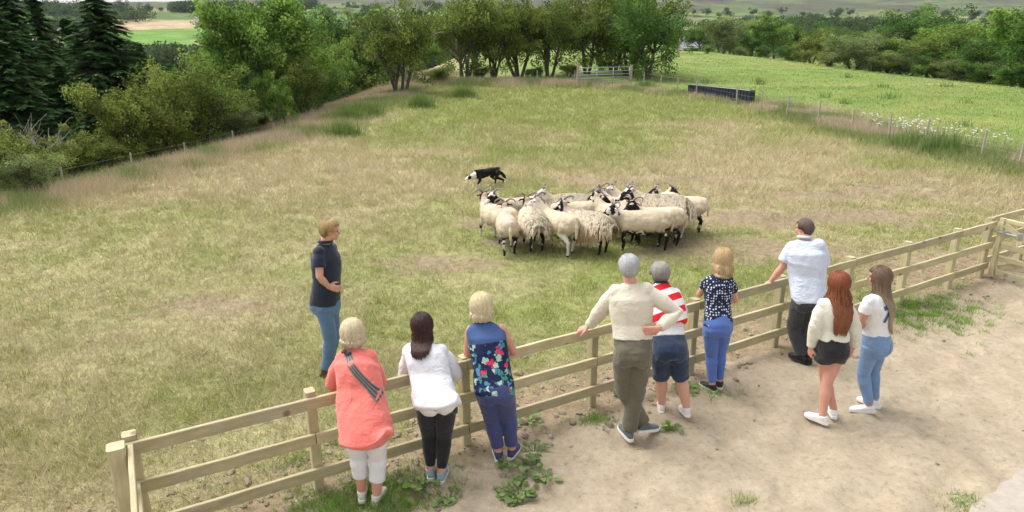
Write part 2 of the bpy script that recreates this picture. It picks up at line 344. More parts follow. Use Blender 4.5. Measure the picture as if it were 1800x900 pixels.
# ------------------------------------------------------------------ wooden post and rail fence
m_wood = wood('fence_timber', (.63, .53, .36), (.43, .355, .225)); m_galv = plain('galvanised_steel', (.42, .44, .45), .45, .7, .15, 20, .1); m_wire = plain('wire', (.3, .3, .29), .5, .8)
m_oldpost = plain('weathered_post', (.38, .33, .27), .9, 0, .3, 10, .6)
def beam(name, a, b, wy, wz, parent, mat=None, seed=0, bow=.004, n=10, upv=(0, 0, 1)):    # squared timber from a to b with worn edges
    a, b = Vector(a), Vector(b); d = (b - a); L = d.length; d.normalize(); up = Vector(upv); s_ = d.cross(up).normalized(); u_ = s_.cross(d); rr = random.Random(seed); rs, cs = [], []; mb = MB()
    c = .12 * min(wy, wz)
    prof = [(-1, -1, 0), (-1, 1, 1), (1, 1, 1), (1, -1, 0)]
    P8 = [(-wy / 2, -wz / 2 + c), (-wy / 2, wz / 2 - c), (-wy / 2 + c, wz / 2), (wy / 2 - c, wz / 2), (wy / 2, wz / 2 - c), (wy / 2, -wz / 2 + c), (wy / 2 - c, -wz / 2), (-wy / 2 + c, -wz / 2)]
    for i in range(n + 1):
        t = i / n; o_ = u_ * (rr.uniform(-1, 1) * bow) + s_ * (rr.uniform(-1, 1) * bow); rs.append([a + d * (L * t) + o_ + s_ * p + u_ * q for p, q in P8])
    mb.rings(rs); me = mb.mesh(); g = np.array([[seed * 3.7 + (Vector(v) - a).dot(d) * 1.2, (Vector(v) - a).dot(s_) * 6, (Vector(v) - a).dot(u_) * 6] for v in mb.v], np.float32)
    me.attributes.new('grain', 'FLOAT_VECTOR', 'POINT').data.foreach_set('vector', g.ravel()); return link(name, me, mat or m_wood, parent, False)
fence = empty('wooden_fence', (FA.x, FA.y, gz(FA.x, FA.y)), 'pale timber post and rail fence with three rails that the visitors lean on', 'fence')
def loc(par, p): return Vector(p) - par.location
def fpt(t, off, h): x = FA.x + fdir.x * t + fnor.x * off; y = FA.y + fdir.y * t + fnor.y * off; return Vector((x, y, gz_s(x, y) + h))
def gz_s(x, y): return float(ground_z(x, y, False))
def t_of(u, Yl):                                     # distance along the fence where the column u of the picture crosses it
    lo, hi = -2., 15.
    for _ in range(24):
        t = (lo + hi) / 2; q = fpt(t, 0, Yl) - CAM
        if 900 + F_PX * q.x / q.dot(FW) < u: lo = t
        else: hi = t
    return lo
posts_u = [555, 821, 1046, 1222, 1373, 1494, 1594, 1680, 1737]; tp = [t_of(u, .5) for u in posts_u]; t0 = t_of(231, .9)
print('post positions', [round(t, 2) for t in tp])
allp = [t0] + tp
for i, t in enumerate(allp):
    big = i in (0, len(allp) - 1); wdt = .10 if big else .085
    beam('post', loc(fence, fpt(t, -.052, -.3)), loc(fence, fpt(t, -.052, (1.0 if i == 1 else .965) if not big else 1.0)), wdt, .10, fence, None, i * 5 + 1, .002, 6, fnor)
RH = (.905, .56, .215)
for k, h in enumerate(RH):
    cuts = [t0 - .05] + [tp[1], tp[3], tp[5], tp[7]] + [tp[8] + .05] if k % 2 == 0 else [t0 - .05] + [tp[0], tp[2], tp[4], tp[6]] + [tp[8] + .05]
    for i in range(len(cuts) - 1): beam('rail', loc(fence, fpt(cuts[i] + .004, .019, h)), loc(fence, fpt(cuts[i + 1] - .004, .019, h + random.uniform(-.006, .006))), .038, .105, fence, None, i * 7 + k * 31 + 2, .003, 10)
# stock netting on the pasture side
mb = MB()
for h in (.75, .45, .3, .15): mb.tube([loc(fence, fpt(t0 + i * .5, -.11, h)) for i in range(26)], .0022, 4, False)
link('wire', mb.mesh(), m_wire, fence, False)
# side fence running back from the corner
corner = fpt(t0, 0, 0); spt_shift = 0; side = empty('wooden_fence', corner, 'timber rails of the side fence at the bottom left corner, cut by the lower border', 'fence')
def spt(t, off, h): p = fpt(t0 - .04, .02 + t, 0); p = p - fdir * off; p.z = gz_s(p.x, p.y) + h; return p
beam('post', loc(side, spt(.11, .05, -.3)), loc(side, spt(.11, .05, 1.02)), .13, .12, side, None, 77, .002, 6, fdir)
beam('post', loc(side, spt(1.6, .05, -.3)), loc(side, spt(1.6, .05, 1.0)), .1, .1, side, None, 78, .002, 6, fdir)
for k, h in enumerate(RH): beam('rail', loc(side, spt(.0, -.036, h)), loc(side, spt(3.2, -.036, h)), .038, .105, side, None, 90 + k, .003, 10)
# gate and continuing fence at the right end
ge = tp[-1]; gp = fpt(ge + .13, 0, 0)
gate = empty('wooden_gate', gp, 'timber five bar field gate with braces and a metal latch at the right border', 'gate')
def gt(t, h, off=0): p = fpt(ge + .06 + off, .10 + t, 0); p.z = gz_s(p.x, p.y) + h; return loc(gate, p)
GW = 3.0
beam('gate_post', gt(0, .06), gt(0, 1.02), .075, .07, gate, None, 101, .001, 4, fdir)
for t in (1.5, GW): beam('upright', gt(t, .1, .045), gt(t, 1.0, .045), .08, .03, gate, None, 103 + int(t), .001, 4, fdir)
for i, h in enumerate((.99, .78, .58, .38, .14)):
    if i == 1: continue
    beam('bar', gt(.05, h), gt(GW, h), .035 if i else .07, .085 if i else .06, gate, None, 110 + i, .002, 6)
beam('brace', gt(.06, .93, -.036), gt(1.5, .16, -.036), .025, .08, gate, None, 121, .001, 4); beam('brace', gt(.06, .2, .036), gt(1.5, .93, .036), .025, .08, gate, None, 122, .001, 4)
mb = MB(); a = gt(-.12, .80, -.05); b_ = gt(.3, .80, -.05); mb.tube([a, b_], .014, 8, False); mb.box((a + b_) / 2 + Vector((0, 0, 0)), (.10, .03, .06)); mb.box(b_, (.07, .05, .11)); link('latch', mb.mesh(), m_galv, gate, False)
cont = empty('wooden_fence', fpt(ge + .9, 0, 0), 'stretch of timber fence going on beyond the gate at the right border', 'fence')
for k, h in enumerate(RH): beam('rail', loc(cont, fpt(ge + .06, -.10, h + .02)), loc(cont, fpt(ge + 3.6, -.10, h + .02)), .038, .105, cont, None, 130 + k, .003)
for t in (1.5, 3.0): beam('post', loc(cont, fpt(ge + t, -.175, -.3)), loc(cont, fpt(ge + t, -.175, 1.0)), .1, .1, cont, None, 140 + int(t), .002, 5, fnor)
# ------------------------------------------------------------------ wire fences
def wire_fence(pts, label, h=.95, hs=(.9, .65, .4), pr=.036):
    e = empty('wire_fence', pts[0], label, 'fence'); rr = random.Random(len(pts))
    tops = []
    for i, p in enumerate(pts):
        l = Vector((rr.uniform(-.05, .05), rr.uniform(-.05, .05), 0)); hh = h * rr.uniform(.92, 1.1); mb = MB(); q = loc(e, p)
        mb.tube([q + Vector((0, 0, -.3)), q + Vector((0, 0, hh)) + l], [pr, pr * .9], 7, False); link('post', mb.mesh(), m_oldpost, e, False)
    mb = MB()
    for hh in hs:
        mb.tube([loc(e, p) + Vector((0, -.06, hh)) for p in pts], .0025, 4, False)
    link('wire', mb.mesh(), m_wire, e, False); return e
def along(pix): return [ground(u, v) for u, v in pix]
wire_fence(along([(1132, 153), (1160, 158), (1190, 164), (1223, 171), (1294, 190), (1337, 199), (1382, 208), (1436, 220), (1497, 233), (1562, 250), (1622, 262), (1723, 281), (1790, 298), (1862, 316)]), 'old wire fence with grey posts along the right side of the pasture')
ex = lambda y, o=-.25: Vector((float(edge(y)) + o, y, gz(float(edge(y)) + o, y)))
wire_fence([ex(y) for y in (13, 15.4, 17.8, 20, 22.3, 24.7, 27.3, 30, 33, 36, 39.5, 43)], 'wire fence with short posts at the top of the wooded bank on the left', .5, (.45,), .03)
wire_fence(along([(830, 150), (888, 150), (945, 150), (975, 150), (1010, 148)]), 'wire fence with pale posts under the tree row left of the metal gate')
# ------------------------------------------------------------------ galvanised field gate
pA, pB = ground(1018, 153), ground(1106, 149); g2 = empty('metal_gate', pA, 'grey galvanised metal field gate with six bars at the far end of the pasture', 'gate')
dv = (pB - pA); GL = dv.length; dn = dv.normalized(); H2 = 1.18
def gp2(t, h): return dn * (GL * t) + Vector((0, 0, h + .06))
for i, h in enumerate((1.18, .93, .70, .49, .30, .12)): mb = MB(); mb.tube([gp2(0, h), gp2(1, h)], .032, 6, False); link('bar', mb.mesh(), m_galv, g2)
for t in (0, .33, .66, 1): mb = MB(); mb.tube([gp2(t, .1), gp2(t, 1.2)], .034, 6, False); link('upright', mb.mesh(), m_galv, g2)
for t in (-.03, 1.03): mb = MB(); mb.tube([gp2(t, -.4), gp2(t, 1.5 if t < 0 else 1.3)], [.09, .085], 8, False); link('gate_post', mb.mesh(), m_oldpost, g2, False)
# ------------------------------------------------------------------ dark navy livestock trailer body / trough behind the fence
m_navy = plain('navy_sheet', (.008, .014, .026), .6, 0, .2, 4, .1); m_lip = plain('pale_edge', (.5, .52, .53), .5)
qa = ground(1207, 168); qb = ground(1316, 187); qa = Vector((qa.x, qa.y, 0)) + Vector((.2, .45, 0)); qb = Vector((qb.x, qb.y, 0)) + Vector((.1, .3, 0)); zb = min(gz(qa.x, qa.y), gz(qb.x, qb.y))
tr = empty('feed_trailer', (qa.x, qa.y, zb), 'long low dark navy metal box with a pale rim standing behind the right wire fence', 'container'); dx = qb - qa; Lx = dx.length; dx.normalize(); sx = Vector((-dx.y, dx.x, 0)); MT = Matrix((dx, sx, Vector((0, 0, 1)))).transposed()
def tz(u, v, q): return px(u, v, q.y).z - zb
za, zc = tz(1205, 148, qa), tz(1316, 159, qb)
mb = MB(); vs = []
for x_, zt in ((0, za), (Lx, zc)):
    for y_ in (0, .3): vs += [dx * x_ + sx * y_ + Vector((0, 0, -.2)), dx * x_ + sx * y_ + Vector((0, 0, zt))]
mb.add(vs, [(0, 1, 3, 2), (4, 6, 7, 5), (0, 4, 5, 1), (2, 3, 7, 6), (0, 2, 6, 4), (1, 5, 7, 3)]); link('shell', mb.mesh(), m_navy, tr, False)
mb = MB(); nR = 22
for i in range(nR + 1): t = i / nR; zt = za + (zc - za) * t - .06; p = dx * (Lx * t) - sx * .016; mb.box(p + Vector((0, 0, zt / 2 - .1)), (.05, .03, zt + .2), MT)
link('rib', mb.mesh(), m_navy, tr, False)
mb = MB(); mb.tube([dx * -.04 - sx * .03 + Vector((0, 0, za)), dx * (Lx + .04) - sx * .03 + Vector((0, 0, zc))], .012, 6, False); link('rim', mb.mesh(), m_lip, tr, False)
# ------------------------------------------------------------------ far houses
m_wall = plain('render_wall', (.5, .48, .46), .9); m_roof = plain('slate_roof', (.30, .29, .30), .8); m_win = plain('window_glass', (.03, .035, .04), .2); m_white = plain('white_render', (.75, .74, .7), .8)
def house(u, v, Yd, L, D, Hh, rh, label, rot=0, wall=None, roof=None):
    p = px(u, v, Yd); z = gz(p.x, Yd); e = empty('farm_house', (p.x, Yd, z), label, 'house'); e.rotation_euler.z = rot
    hgt = p.z - z
    mb = MB(); mb.box((0, 0, Hh / 2 - 2 + 0), (L, D, Hh + 4)); mb.add([(-L / 2, -D / 2, Hh), (-L / 2, D / 2, Hh), (-L / 2, 0, Hh + rh), (L / 2, -D / 2, Hh), (L / 2, D / 2, Hh), (L / 2, 0, Hh + rh)], [(0, 1, 2), (3, 5, 4), (0, 3, 4, 1)][:2]); link('wall', mb.mesh(), wall or m_wall, e, False)
    mb = MB(); k = .5
    mb.add([(-L / 2 - k, -D / 2 - k, Hh - k * .8), (L / 2 + k, -D / 2 - k, Hh - k * .8), (L / 2 + k, 0, Hh + rh + .05), (-L / 2 - k, 0, Hh + rh + .05), (L / 2 + k, D / 2 + k, Hh - k * .8), (-L / 2 - k, D / 2 + k, Hh - k * .8), (-L / 2 - k, -D / 2 - k, Hh - k * .8 + .3), (L / 2 + k, -D / 2 - k, Hh - k * .8 + .3), (L / 2 + k, 0, Hh + rh + .35), (-L / 2 - k, 0, Hh + rh + .35), (L / 2 + k, D / 2 + k, Hh - k * .8 + .3), (-L / 2 - k, D / 2 + k, Hh - k * .8 + .3)],
           [(0, 1, 2, 3), (3, 2, 4, 5), (6, 9, 8, 7), (9, 11, 10, 8), (0, 6, 7, 1), (5, 4, 10, 11), (0, 3, 9, 6), (3, 5, 11, 9), (1, 7, 8, 2), (2, 8, 10, 4)]); rf = link('roof', mb.mesh(), roof or m_roof, e, False)
    for sx_ in (-L * .4, L * .4): mb = MB(); mb.box((sx_, 0, Hh + rh + .6), (1.2, 1, 1.8)); link('chimney', mb.mesh(), m_wall, rf, False)
    nw = max(2, int(L / 5))
    for i in range(nw): mb = MB(); mb.box((-L / 2 + (i + .5) * L / nw, -D / 2 - .03, Hh * .55), (1.6, .12, 1.6)); link('window', mb.mesh(), m_win, e, False)
    mb = MB(); mb.box((-L * .1, -D / 2 - .04, 1.1), (1.2, .12, 2.2)); link('door', mb.mesh(), m_win, e, False); return e
house(370, 44, 545, 20, 8, 4.2, 3.6, 'long grey farm building in the pale field on the far slope', .15)
house(121, 66, 420, 9, 6, 3.2, 2.4, 'small white farmhouse between the spruces on the left', .3, m_white)
house(640, 22, 190, 4.6, 6, 5.5, 2.2, 'white gabled house showing above the dark trees', 1.2, m_white, m_wall)
house(1212, 71, 170, 4.5, 4, 1.8, 1.2, 'low stone cottage just right of the gate row', .2, plain('stone_wall', (.30, .25, .2)))
# white stones / sheep feeder and far grazing sheep in the green field
# ------------------------------------------------------------------ leaves, trees
m_leaf = colmat('leaf', .8, .38); m_leaf.node_tree.nodes['Principled BSDF'].inputs['Specular IOR Level'].default_value = .08; m_bark = plain('bark', (.10, .085, .065), .9, 0, .5, 9, .8); m_pale = plain('pale_bark', (.30, .28, .24), .85, 0, .3, 9, .5)
def leaves(rng, cen, rad, n, size, base, cvar=.35, lvar=.25, aspect=.55, flat=.8, shell=.5, hue=None):
    cen = np.asarray(cen, float); rad = np.asarray(rad, float); k = rng.choice(len(cen), n, p=rad ** 2 / (rad ** 2).sum())
    d = rng.normal(size=(n, 3)); d /= np.linalg.norm(d, axis=1)[:, None]; r = (shell + (1 - shell) * rng.random(n) ** .6) ** 1. * rad[k]
    r = rad[k] * rng.random(n) ** (1 / 2.2)
    p = cen[k] + d * r[:, None] * [1, 1, flat]
    nrm = rng.normal(size=(n, 3)) + [0, 0, .7]; nrm /= np.linalg.norm(nrm, axis=1)[:, None]
    a = np.cross(nrm, rng.normal(size=(n, 3))); a /= np.linalg.norm(a, axis=1)[:, None]; b = np.cross(nrm, a)
    s = (size * rng.uniform(.6, 1.3, n))[:, None]; a = a * s; b = b * s * aspect
    V = np.stack([p - a, p - b + a * .2, p + a, p + b + a * .2], 1).reshape(-1, 3); Fq = np.arange(4 * n).reshape(n, 4)
    cv = 1.06 + rng.normal(size=len(cen)) * cvar * .62; br = np.clip(cv[k] + rng.normal(size=n) * lvar * .5, .45, 1.8)
    base = np.asarray(base); hv = (hue if hue is not None else base * [1.25, 1.05, .8]); t = np.clip(rng.random(len(cen))[k] + rng.normal(size=n) * .2, 0, 1)[:, None]
    c = (base * (1 - t) + np.asarray(hv) * t) * br[:, None]
    return V, Fq, np.repeat(c, 4, 0)
def grow(mb, rng, p, d, L, r, lev, ends, maxlev, n=5, spread=.75, upb=.25):
    pts = [Vector(p)]; rad = [r]; d = Vector(d).normalized(); seg = 4
    for i in range(seg):
        d = (d + Vector(rng.normal(size=3)) * .16 + Vector((0, 0, upb * .3))).normalized(); pts.append(pts[-1] + d * (L / seg)); rad.append(r * (1 - .5 * (i + 1) / seg))
    mb.tube(pts, rad, n=6 if lev < 2 else 4, round_=False)
    if lev >= maxlev: ends.append((pts[-1], L)); ends.append((pts[-3], L * .8)); return
    if lev >= 1: ends.append((pts[-1], L * .6))
    for k in range(n):
        t = .35 + .65 * (k + rng.random()) / n; i = min(int(t * seg), seg - 1); q = pts[i].lerp(pts[i + 1], t * seg - i)
        a = 2 * math.pi * (k / n + rng.random() * .5) + lev; dd = (d * (1 - spread) + Vector((math.cos(a), math.sin(a), .15)) * spread + Vector((0, 0, upb))).normalized()
        grow(mb, rng, q, dd, L * rng.uniform(.5, .75), rad[i] * .55, lev + 1, ends, maxlev, n, spread, upb)
PROTO = {}
def tree_mesh(kind, var):
    key = (kind, var)
    if key in PROTO: return PROTO[key]
    rng = np.random.default_rng(var * 17 + len(kind) * 101); mb = MB(); ends = []; random.seed(var)
    P = {  # height normalised to about 1 (scaled when placed): stems, trunk share, leaf colour, hue, clump radius, leaf count, leaf size
        'ash': (1, .24, (0.135, 0.250, 0.053), (0.230, 0.338, 0.069), .11, 17000, .0135),
        'alder': (2, .16, (0.074, 0.155, 0.035), (0.128, 0.216, 0.045), .115, 16000, .0135),
        'hawthorn': (4, .20, (0.115, 0.176, 0.037), (0.203, 0.250, 0.056), .11, 15000, .0145),
        'willow': (3, .05, (0.155, 0.209, 0.075), (0.216, 0.257, 0.100), .12, 15000, .0135),
        'olive': (3, .08, (0.142, 0.196, 0.043), (0.236, 0.270, 0.062), .11, 14000, .015),
        'bare': (3, .2, (0.149, 0.176, 0.056), (0.216, 0.230, 0.075), .06, 1400, .014)}[kind] if kind != 'spruce' else None
    if kind == 'spruce':
        mb.tube([(0, 0, -.08), (.004, 0, .5), (0, 0, 1)], [.017, .010, .002], 7, False); VV = []; FF = []; CC = []; off = 0
        for z in np.linspace(.10, .985, 46):
            L = (1 - z) * .33 + .014; nb = int(10 + L * 34)
            for k in range(nb):
                a = rng.random() * 6.28; l = L * rng.uniform(.65, 1.15); m = max(8, int(l * 190)); t = rng.random(m) ** .7
                dr = -.18 * t ** 1.2 * l * 1.6 + .22 * np.maximum(t - .7, 0) * l; ca, sa = math.cos(a), math.sin(a); wd = (1 - t * .7) * l * .28
                o = rng.normal(size=m) * wd * .6; p = np.stack([ca * t * l - sa * o, sa * t * l + ca * o, z + dr + rng.normal(size=m) * .004 - np.abs(o) * .35], 1)
                dv = np.stack([ca - sa * np.sign(o) * .7 + rng.normal(size=m) * .3, sa + ca * np.sign(o) * .7 + rng.normal(size=m) * .3, -.35 + rng.normal(size=m) * .25], 1); dv /= np.linalg.norm(dv, axis=1)[:, None]
                sdv = np.cross(dv, [0, 0, 1.]); s = rng.uniform(.013, .026, m)[:, None]; dv *= s; sdv *= s * .42
                VV.append(np.stack([p - dv, p - sdv, p + dv, p + sdv], 1).reshape(-1, 3)); FF.append(np.arange(4 * m).reshape(m, 4) + off); off += 4 * m
                br = rng.uniform(.6, 1.35) * rng.uniform(.8, 1.2, m); CC.append(np.repeat(np.array([[.052, .11, .038]]) * br[:, None] + t[:, None] * np.array([[.035, .06, .014]]), 4, 0))
                if k % 2 == 0: mb.tube([(0, 0, z), (ca * l * .8, sa * l * .8, z - .12 * l)], [.003, .001], 3, False)
        crown = npmesh('crown', np.concatenate(VV), np.concatenate(FF), np.concatenate(CC))
    else:
        ns, tr, bc, hc, cr, nl, lsz = P
        for s in range(ns):
            a = s * 6.28 / ns + rng.random(); lean = .12 if ns == 1 else .38
            L = (.62 if ns == 1 else .55) * rng.uniform(.85, 1.1)
            grow(mb, rng, (math.cos(a) * .02 * (ns > 1), math.sin(a) * .02 * (ns > 1), -.06), (math.cos(a) * lean, math.sin(a) * lean, 1), L, .026 if ns == 1 else .024, 0, ends, 2 if ns > 1 else 3, 5 if ns > 1 else 4, .72, .22)
        E_ = [(e, l) for e, l in ends if e.z > tr + .03]
        top = max(e.z for e, _ in E_); sp_ = np.percentile([math.hypot(e.x, e.y) for e, _ in E_], 80); nx_ = {'willow': 60, 'olive': 34, 'alder': 40, 'ash': 22, 'hawthorn': 34, 'bare': 0}[kind]; lowz = {'willow': .06, 'olive': .10, 'alder': .06, 'ash': .12, 'hawthorn': .11, 'bare': .3}[kind]
        for _ in range(nx_): a = rng.random() * 6.28; rr_ = sp_ * rng.uniform(.45, 1.); E_.append((Vector((math.cos(a) * rr_, math.sin(a) * rr_, rng.uniform(lowz, .6))), .2))
        cen = np.array([tuple(e) for e, _ in E_]); cen[:, 2] = cen[:, 2]; rad = np.array([cr * rng.uniform(.55, 1.1) for _ in E_])
        if kind == 'bare': kk = rng.choice(len(cen), 14); cen = cen[kk]; rad = rad[kk]
        Vv, Ff, Cc = leaves(rng, cen, rad, nl, lsz, bc, .55, .45, hue=hc); crown = npmesh('crown', Vv, Ff, Cc)
    me = mb.mesh('trunk')
    a = me.attributes.get('col'); me.attributes.remove(a)
    hgt = getco(crown)[:, 2].max()
    for m_ in (me, crown): setco(m_, getco(m_) / hgt)
    me.materials.append(m_pale if kind == 'bare' else m_bark); crown.materials.append(m_leaf); me.shade_smooth()
    PROTO[key] = (me, crown); return PROTO[key]
SNAME = {'spruce': 'spruce_tree', 'ash': 'ash_tree', 'alder': 'broadleaf_tree', 'hawthorn': 'hawthorn_tree', 'willow': 'willow_bush', 'olive': 'hawthorn_tree', 'bare': 'dead_tree'}
def tree(kind, u, Yd, vtop, var=0, wide=1., label='', group=None, base_v=None, rot=None):
    p = px(u, 200, Yd); x = p.x
    if base_v is not None: p = ground(u, base_v); x = p.x; Yd = p.y
    z = gz(x, Yd); top = px(u, vtop, Yd).z; H = max(1.2, top - z)
    me, cr = tree_mesh(kind, var); e = empty(SNAME[kind], (x, Yd, z - .03), label, 'bush' if 'bush' in SNAME[kind] else 'tree', group)
    e.scale = (H * wide, H * wide, H); e.rotation_euler.z = rot if rot is not None else (u * 7.13 + Yd) % 6.28
    link('trunk', me, None, e, False); link('crown', cr, None, e, False); return e
# -- spruces of the plantation, left
G1 = 'dark spruces of the plantation on the left'
for i, (u, Yd, vt, wd, lab) in enumerate([
    (6, 27, -40, .85, 'tall dark spruce at the very left edge of the picture'),
    (52, 34, -12, .8, 'dark spruce second from the left edge, its top against the pale sky'),
    (98, 37, 6, .75, 'slim dark spruce with a bare spire just left of the tallest spruce'),
    (200, 31, -18, .95, 'broad dark spruce touching the top of the picture, rightmost of the big spruces'),
    (148, 41, 48, .9, 'shorter dark spruce in the gap behind the two tall spruces'),
    (262, 36, 95, .9, 'small dark spruce beside the green field on the far slope'),
    (-55, 31, -30, .9, 'dark spruce cut by the left border of the picture'),
    (28, 24, 90, 1.0, 'low dark spruce at the front of the plantation, above the dead tree'),
    (118, 28, 130, 1.0, 'low dark spruce at the front of the plantation, below the slim one'),
    (180, 26, 150, 1.0, 'low dark spruce behind the olive hawthorns')]):
    tree('spruce', u, Yd, vt - 22, i % 3, wd * 1.55, lab, G1)
# -- wood down the bank, left
G2 = 'broadleaved trees in the wood beyond the left field edge'
woods = [('bare', 55, 20.5, 205, 0, .8, 'half dead tree with bare grey branches at the left end of the field edge'),
    ('olive', 5, 18.5, 205, 0, 1.0, 'olive green hawthorn touching the left border beside the dead tree'),
    ('olive', 115, 21, 228, 1, 1.2, 'low olive hawthorn just right of the dead tree'),
    ('olive', 170, 22, 232, 2, 1.3, 'low wide olive hawthorn over the first wire fence posts'),
    ('olive', 235, 23.5, 130, 0, .9, 'tall yellowish hawthorn in front of the rightmost spruce'),
    ('olive', 285, 25, 105, 1, .9, 'olive hawthorn with pale bare twigs left of the dark leaning trunk'),
    ('hawthorn', 345, 27, 80, 0, .9, 'olive tree with a dark leaning trunk at the field edge'),
    ('alder', 385, 31, 108, 0, .9, 'dark green tree in shade right of the leaning trunk'),
    ('ash', 446, 33, -8, 0, .80, 'tall bright green ash, its crown at the top of the picture'),
    ('ash', 475, 36, -25, 1, 1.0, 'tallest bright green ash with a wide airy crown'),
    ('ash', 500, 31, 120, 2, .8, 'young ash with several thin dark stems at the field edge'),
    ('hawthorn', 540, 33.5, 90, 1, .8, 'small crooked hawthorn with a forked trunk on the bank'),
    ('alder', 585, 58, 5, 1, 1., 'dark round tree behind the crooked hawthorn'),
    ('alder', 560, 46, 60, 2, 1., 'dark green tree low down the bank behind the ash'),
    ('ash', 615, 52, 75, 2, 1., 'mid green tree on the bank left of the lone hawthorn'),
    ('alder', 645, 64, 40, 0, 1., 'dark leafy tree deep in the wood left of the lone hawthorn'),
    ('ash', 380, 48, 60, 1, 1., 'pale green tree on the slope behind the tall ashes'),
    ('willow', 310, 45, 95, 0, 1., 'greyish green bush below the far green field'),
    ('willow', 350, 40, 130, 1, 1.1, 'greyish willow between the leaning trunk and the ashes'),
    ('olive', 215, 27, 190, 2, 1.1, 'dense olive hawthorn low on the slope'),
    ('willow', 420, 28.5, 175, 2, 1.2, 'dark bushy willow under the ashes'),
    ('olive', 255, 24, 225, 0, 1.3, 'low olive hawthorn over the middle of the wire fence'),
    ('olive', 330, 26.5, 215, 1, 1.2, 'low tangled hawthorn at the foot of the leaning trunk'),
    ('alder', 680, 72, 60, 1, 1.2, 'dark tree behind the lone hawthorn'),
    ('alder', 760, 95, 45, 2, 1.3, 'dark tree seen in the gap between the lone hawthorn and the gate row'),
    ('ash', 735, 110, 60, 0, 1.3, 'light green tree far down the slope behind the gate row'),
    ('alder', 630, 84, 20, 2, 1.1, 'dark tree beneath the white gabled house'),
    ('ash', 540, 70, 25, 0, 1.1, 'light green tree far behind the ashes')]
woods += [('willow', 10, 16.5, 300, 2, 1.3, 'low dark bush below the dead tree at the left border'), ('alder', 455, 32, 190, 1, 1.1, 'dark bush filling the foot of the tall ashes'),
    ('olive', 60, 18.3, 285, 2, 1.4, 'low olive scrub in front of the dead tree'), ('alder', 290, 31, 175, 0, 1.1, 'dark tree in shade behind the olive hawthorns'), ('alder', 215, 34, 140, 1, 1.1, 'dark tree between the spruces and the hawthorns'), ('alder', 255, 60, 118, 2, 1.3, 'dark rounded tree just below the bright green far field'), ('alder', 320, 75, 90, 0, 1.3, 'dark tree below the right half of the bright green far field'), ('ash', 385, 33, 80, 2, .85, 'bright green tree stepping down left of the two tall ashes'), ('ash', 545, 44, 18, 2, 1.0, 'bright green tree just right of the two tall ashes'), ('alder', 620, 60, 0, 0, 1.1, 'tall dark green tree left of the lone hawthorn'), ('olive', 405, 30, 150, 2, 1.0, 'yellowish hawthorn between the leaning trunk and the ashes')]
for t in woods: tree(*t[:6], t[6], G2)
# -- row by the metal gate
G3 = 'hawthorn trees in the row beside the metal gate'
row = [('hawthorn', 700, None, -25, 0, .8, 168, 'lone hawthorn on the bank, leftmost of the gate row'),
    ('bare', 722, None, -10, 1, .6, 152, 'tall pale dead stem left of the gate row'),
    ('hawthorn', 815, None, -22, 1, .85, 143, 'spreading hawthorn second from the left in the gate row'),
    ('hawthorn', 868, None, -12, 2, .7, 139, 'slim hawthorn between two larger ones in the gate row'),
    ('hawthorn', 912, None, -35, 3, .8, 136, 'tall many stemmed hawthorn in the middle of the gate row'),
    ('hawthorn', 965, None, -28, 0, .8, 134, 'hawthorn with close dark stems in the middle of the gate row'),
    ('olive', 1030, None, -40, 1, .85, 130, 'brownish hawthorn just left of the metal gate'),
    ('hawthorn', 1078, None, -30, 2, .9, 126, 'dark hawthorn straight behind the metal gate'),
    ('hawthorn', 1105, None, -45, 1, .9, 134, 'hawthorn with a thick trunk at the right end of the metal gate'),
    ('alder', 1140, None, -40, 2, .95, 140, 'largest dark green tree, rightmost of the gate row')]
for k_, u, _, vt, va, wd, bv, lab in row: tree(k_, u, 50, vt, va, wd, lab, G3, base_v=bv)
for u, bv_, vt, k_, va, lab in [(770, 150, 112, 'olive', 0, 'low scrub under the spreading hawthorn of the gate row'), (846, 143, 108, 'olive', 1, 'dark scrub between the trunks left of the slim hawthorn'), (938, 140, 112, 'alder', 0, 'green undergrowth in the middle of the gate row'), (1000, 136, 108, 'olive', 2, 'undergrowth just left of the metal gate'), (1060, 124, 95, 'alder', 1, 'dark undergrowth seen over the metal gate')]:
    tree(k_, u, 50, vt, va, 1.5, lab, 'undergrowth beneath the gate row', base_v=bv_)
# -- right field edge
G4 = 'trees along the far side of the green field'
rt = [('willow', 1474, 82, 52, 1, .95, 'round grey green willow standing alone at the field edge'), ('alder', 1432, 88, 92, 0, 1.1, 'small dark bush left of the round willow'),
    ('ash', 1560, 80, 78, 1, 1.2, 'bright green bush just right of the round willow'), ('ash', 1605, 78, 60, 2, 1.1, 'bright green tree second right of the round willow'),
    ('hawthorn', 1648, 75, 58, 1, 1.1, 'brownish hawthorn in the tree belt at the right'), ('alder', 1690, 72, 62, 1, 1.1, 'dark leafy tree in the tree belt at the right'),
    ('alder', 1735, 66, 52, 2, 1., 'dense dark tree near the right border'), ('ash', 1775, 60, 22, 0, .9, 'tall bright tree with its top above the others at the right border'),
    ('alder', 1815, 58, 30, 0, 1., 'dark tree cut by the right border'), ('willow', 1530, 92, 70, 2, 1.2, 'pale bush behind the round willow'),
    ('ash', 1620, 95, 50, 0, 1.2, 'light green tree rising behind the belt'), ('alder', 1575, 150, 18, 1, 1., 'tall dark pine like tree behind the belt, left one of a pair'),
    ('alder', 1612, 152, 22, 2, 1.1, 'tall dark pine like tree behind the belt, right one of a pair'), ('alder', 1490, 170, 38, 0, 1.2, 'dark round tree above the round willow'),
    ('olive', 1660, 82, 88, 2, 1.3, 'olive bush low in the belt at the right'), ('willow', 1720, 66, 98, 0, 1.3, 'low pale bush near the right border'), ('ash', 1755, 62, 95, 1, 1.2, 'low bright bush near the right border')]
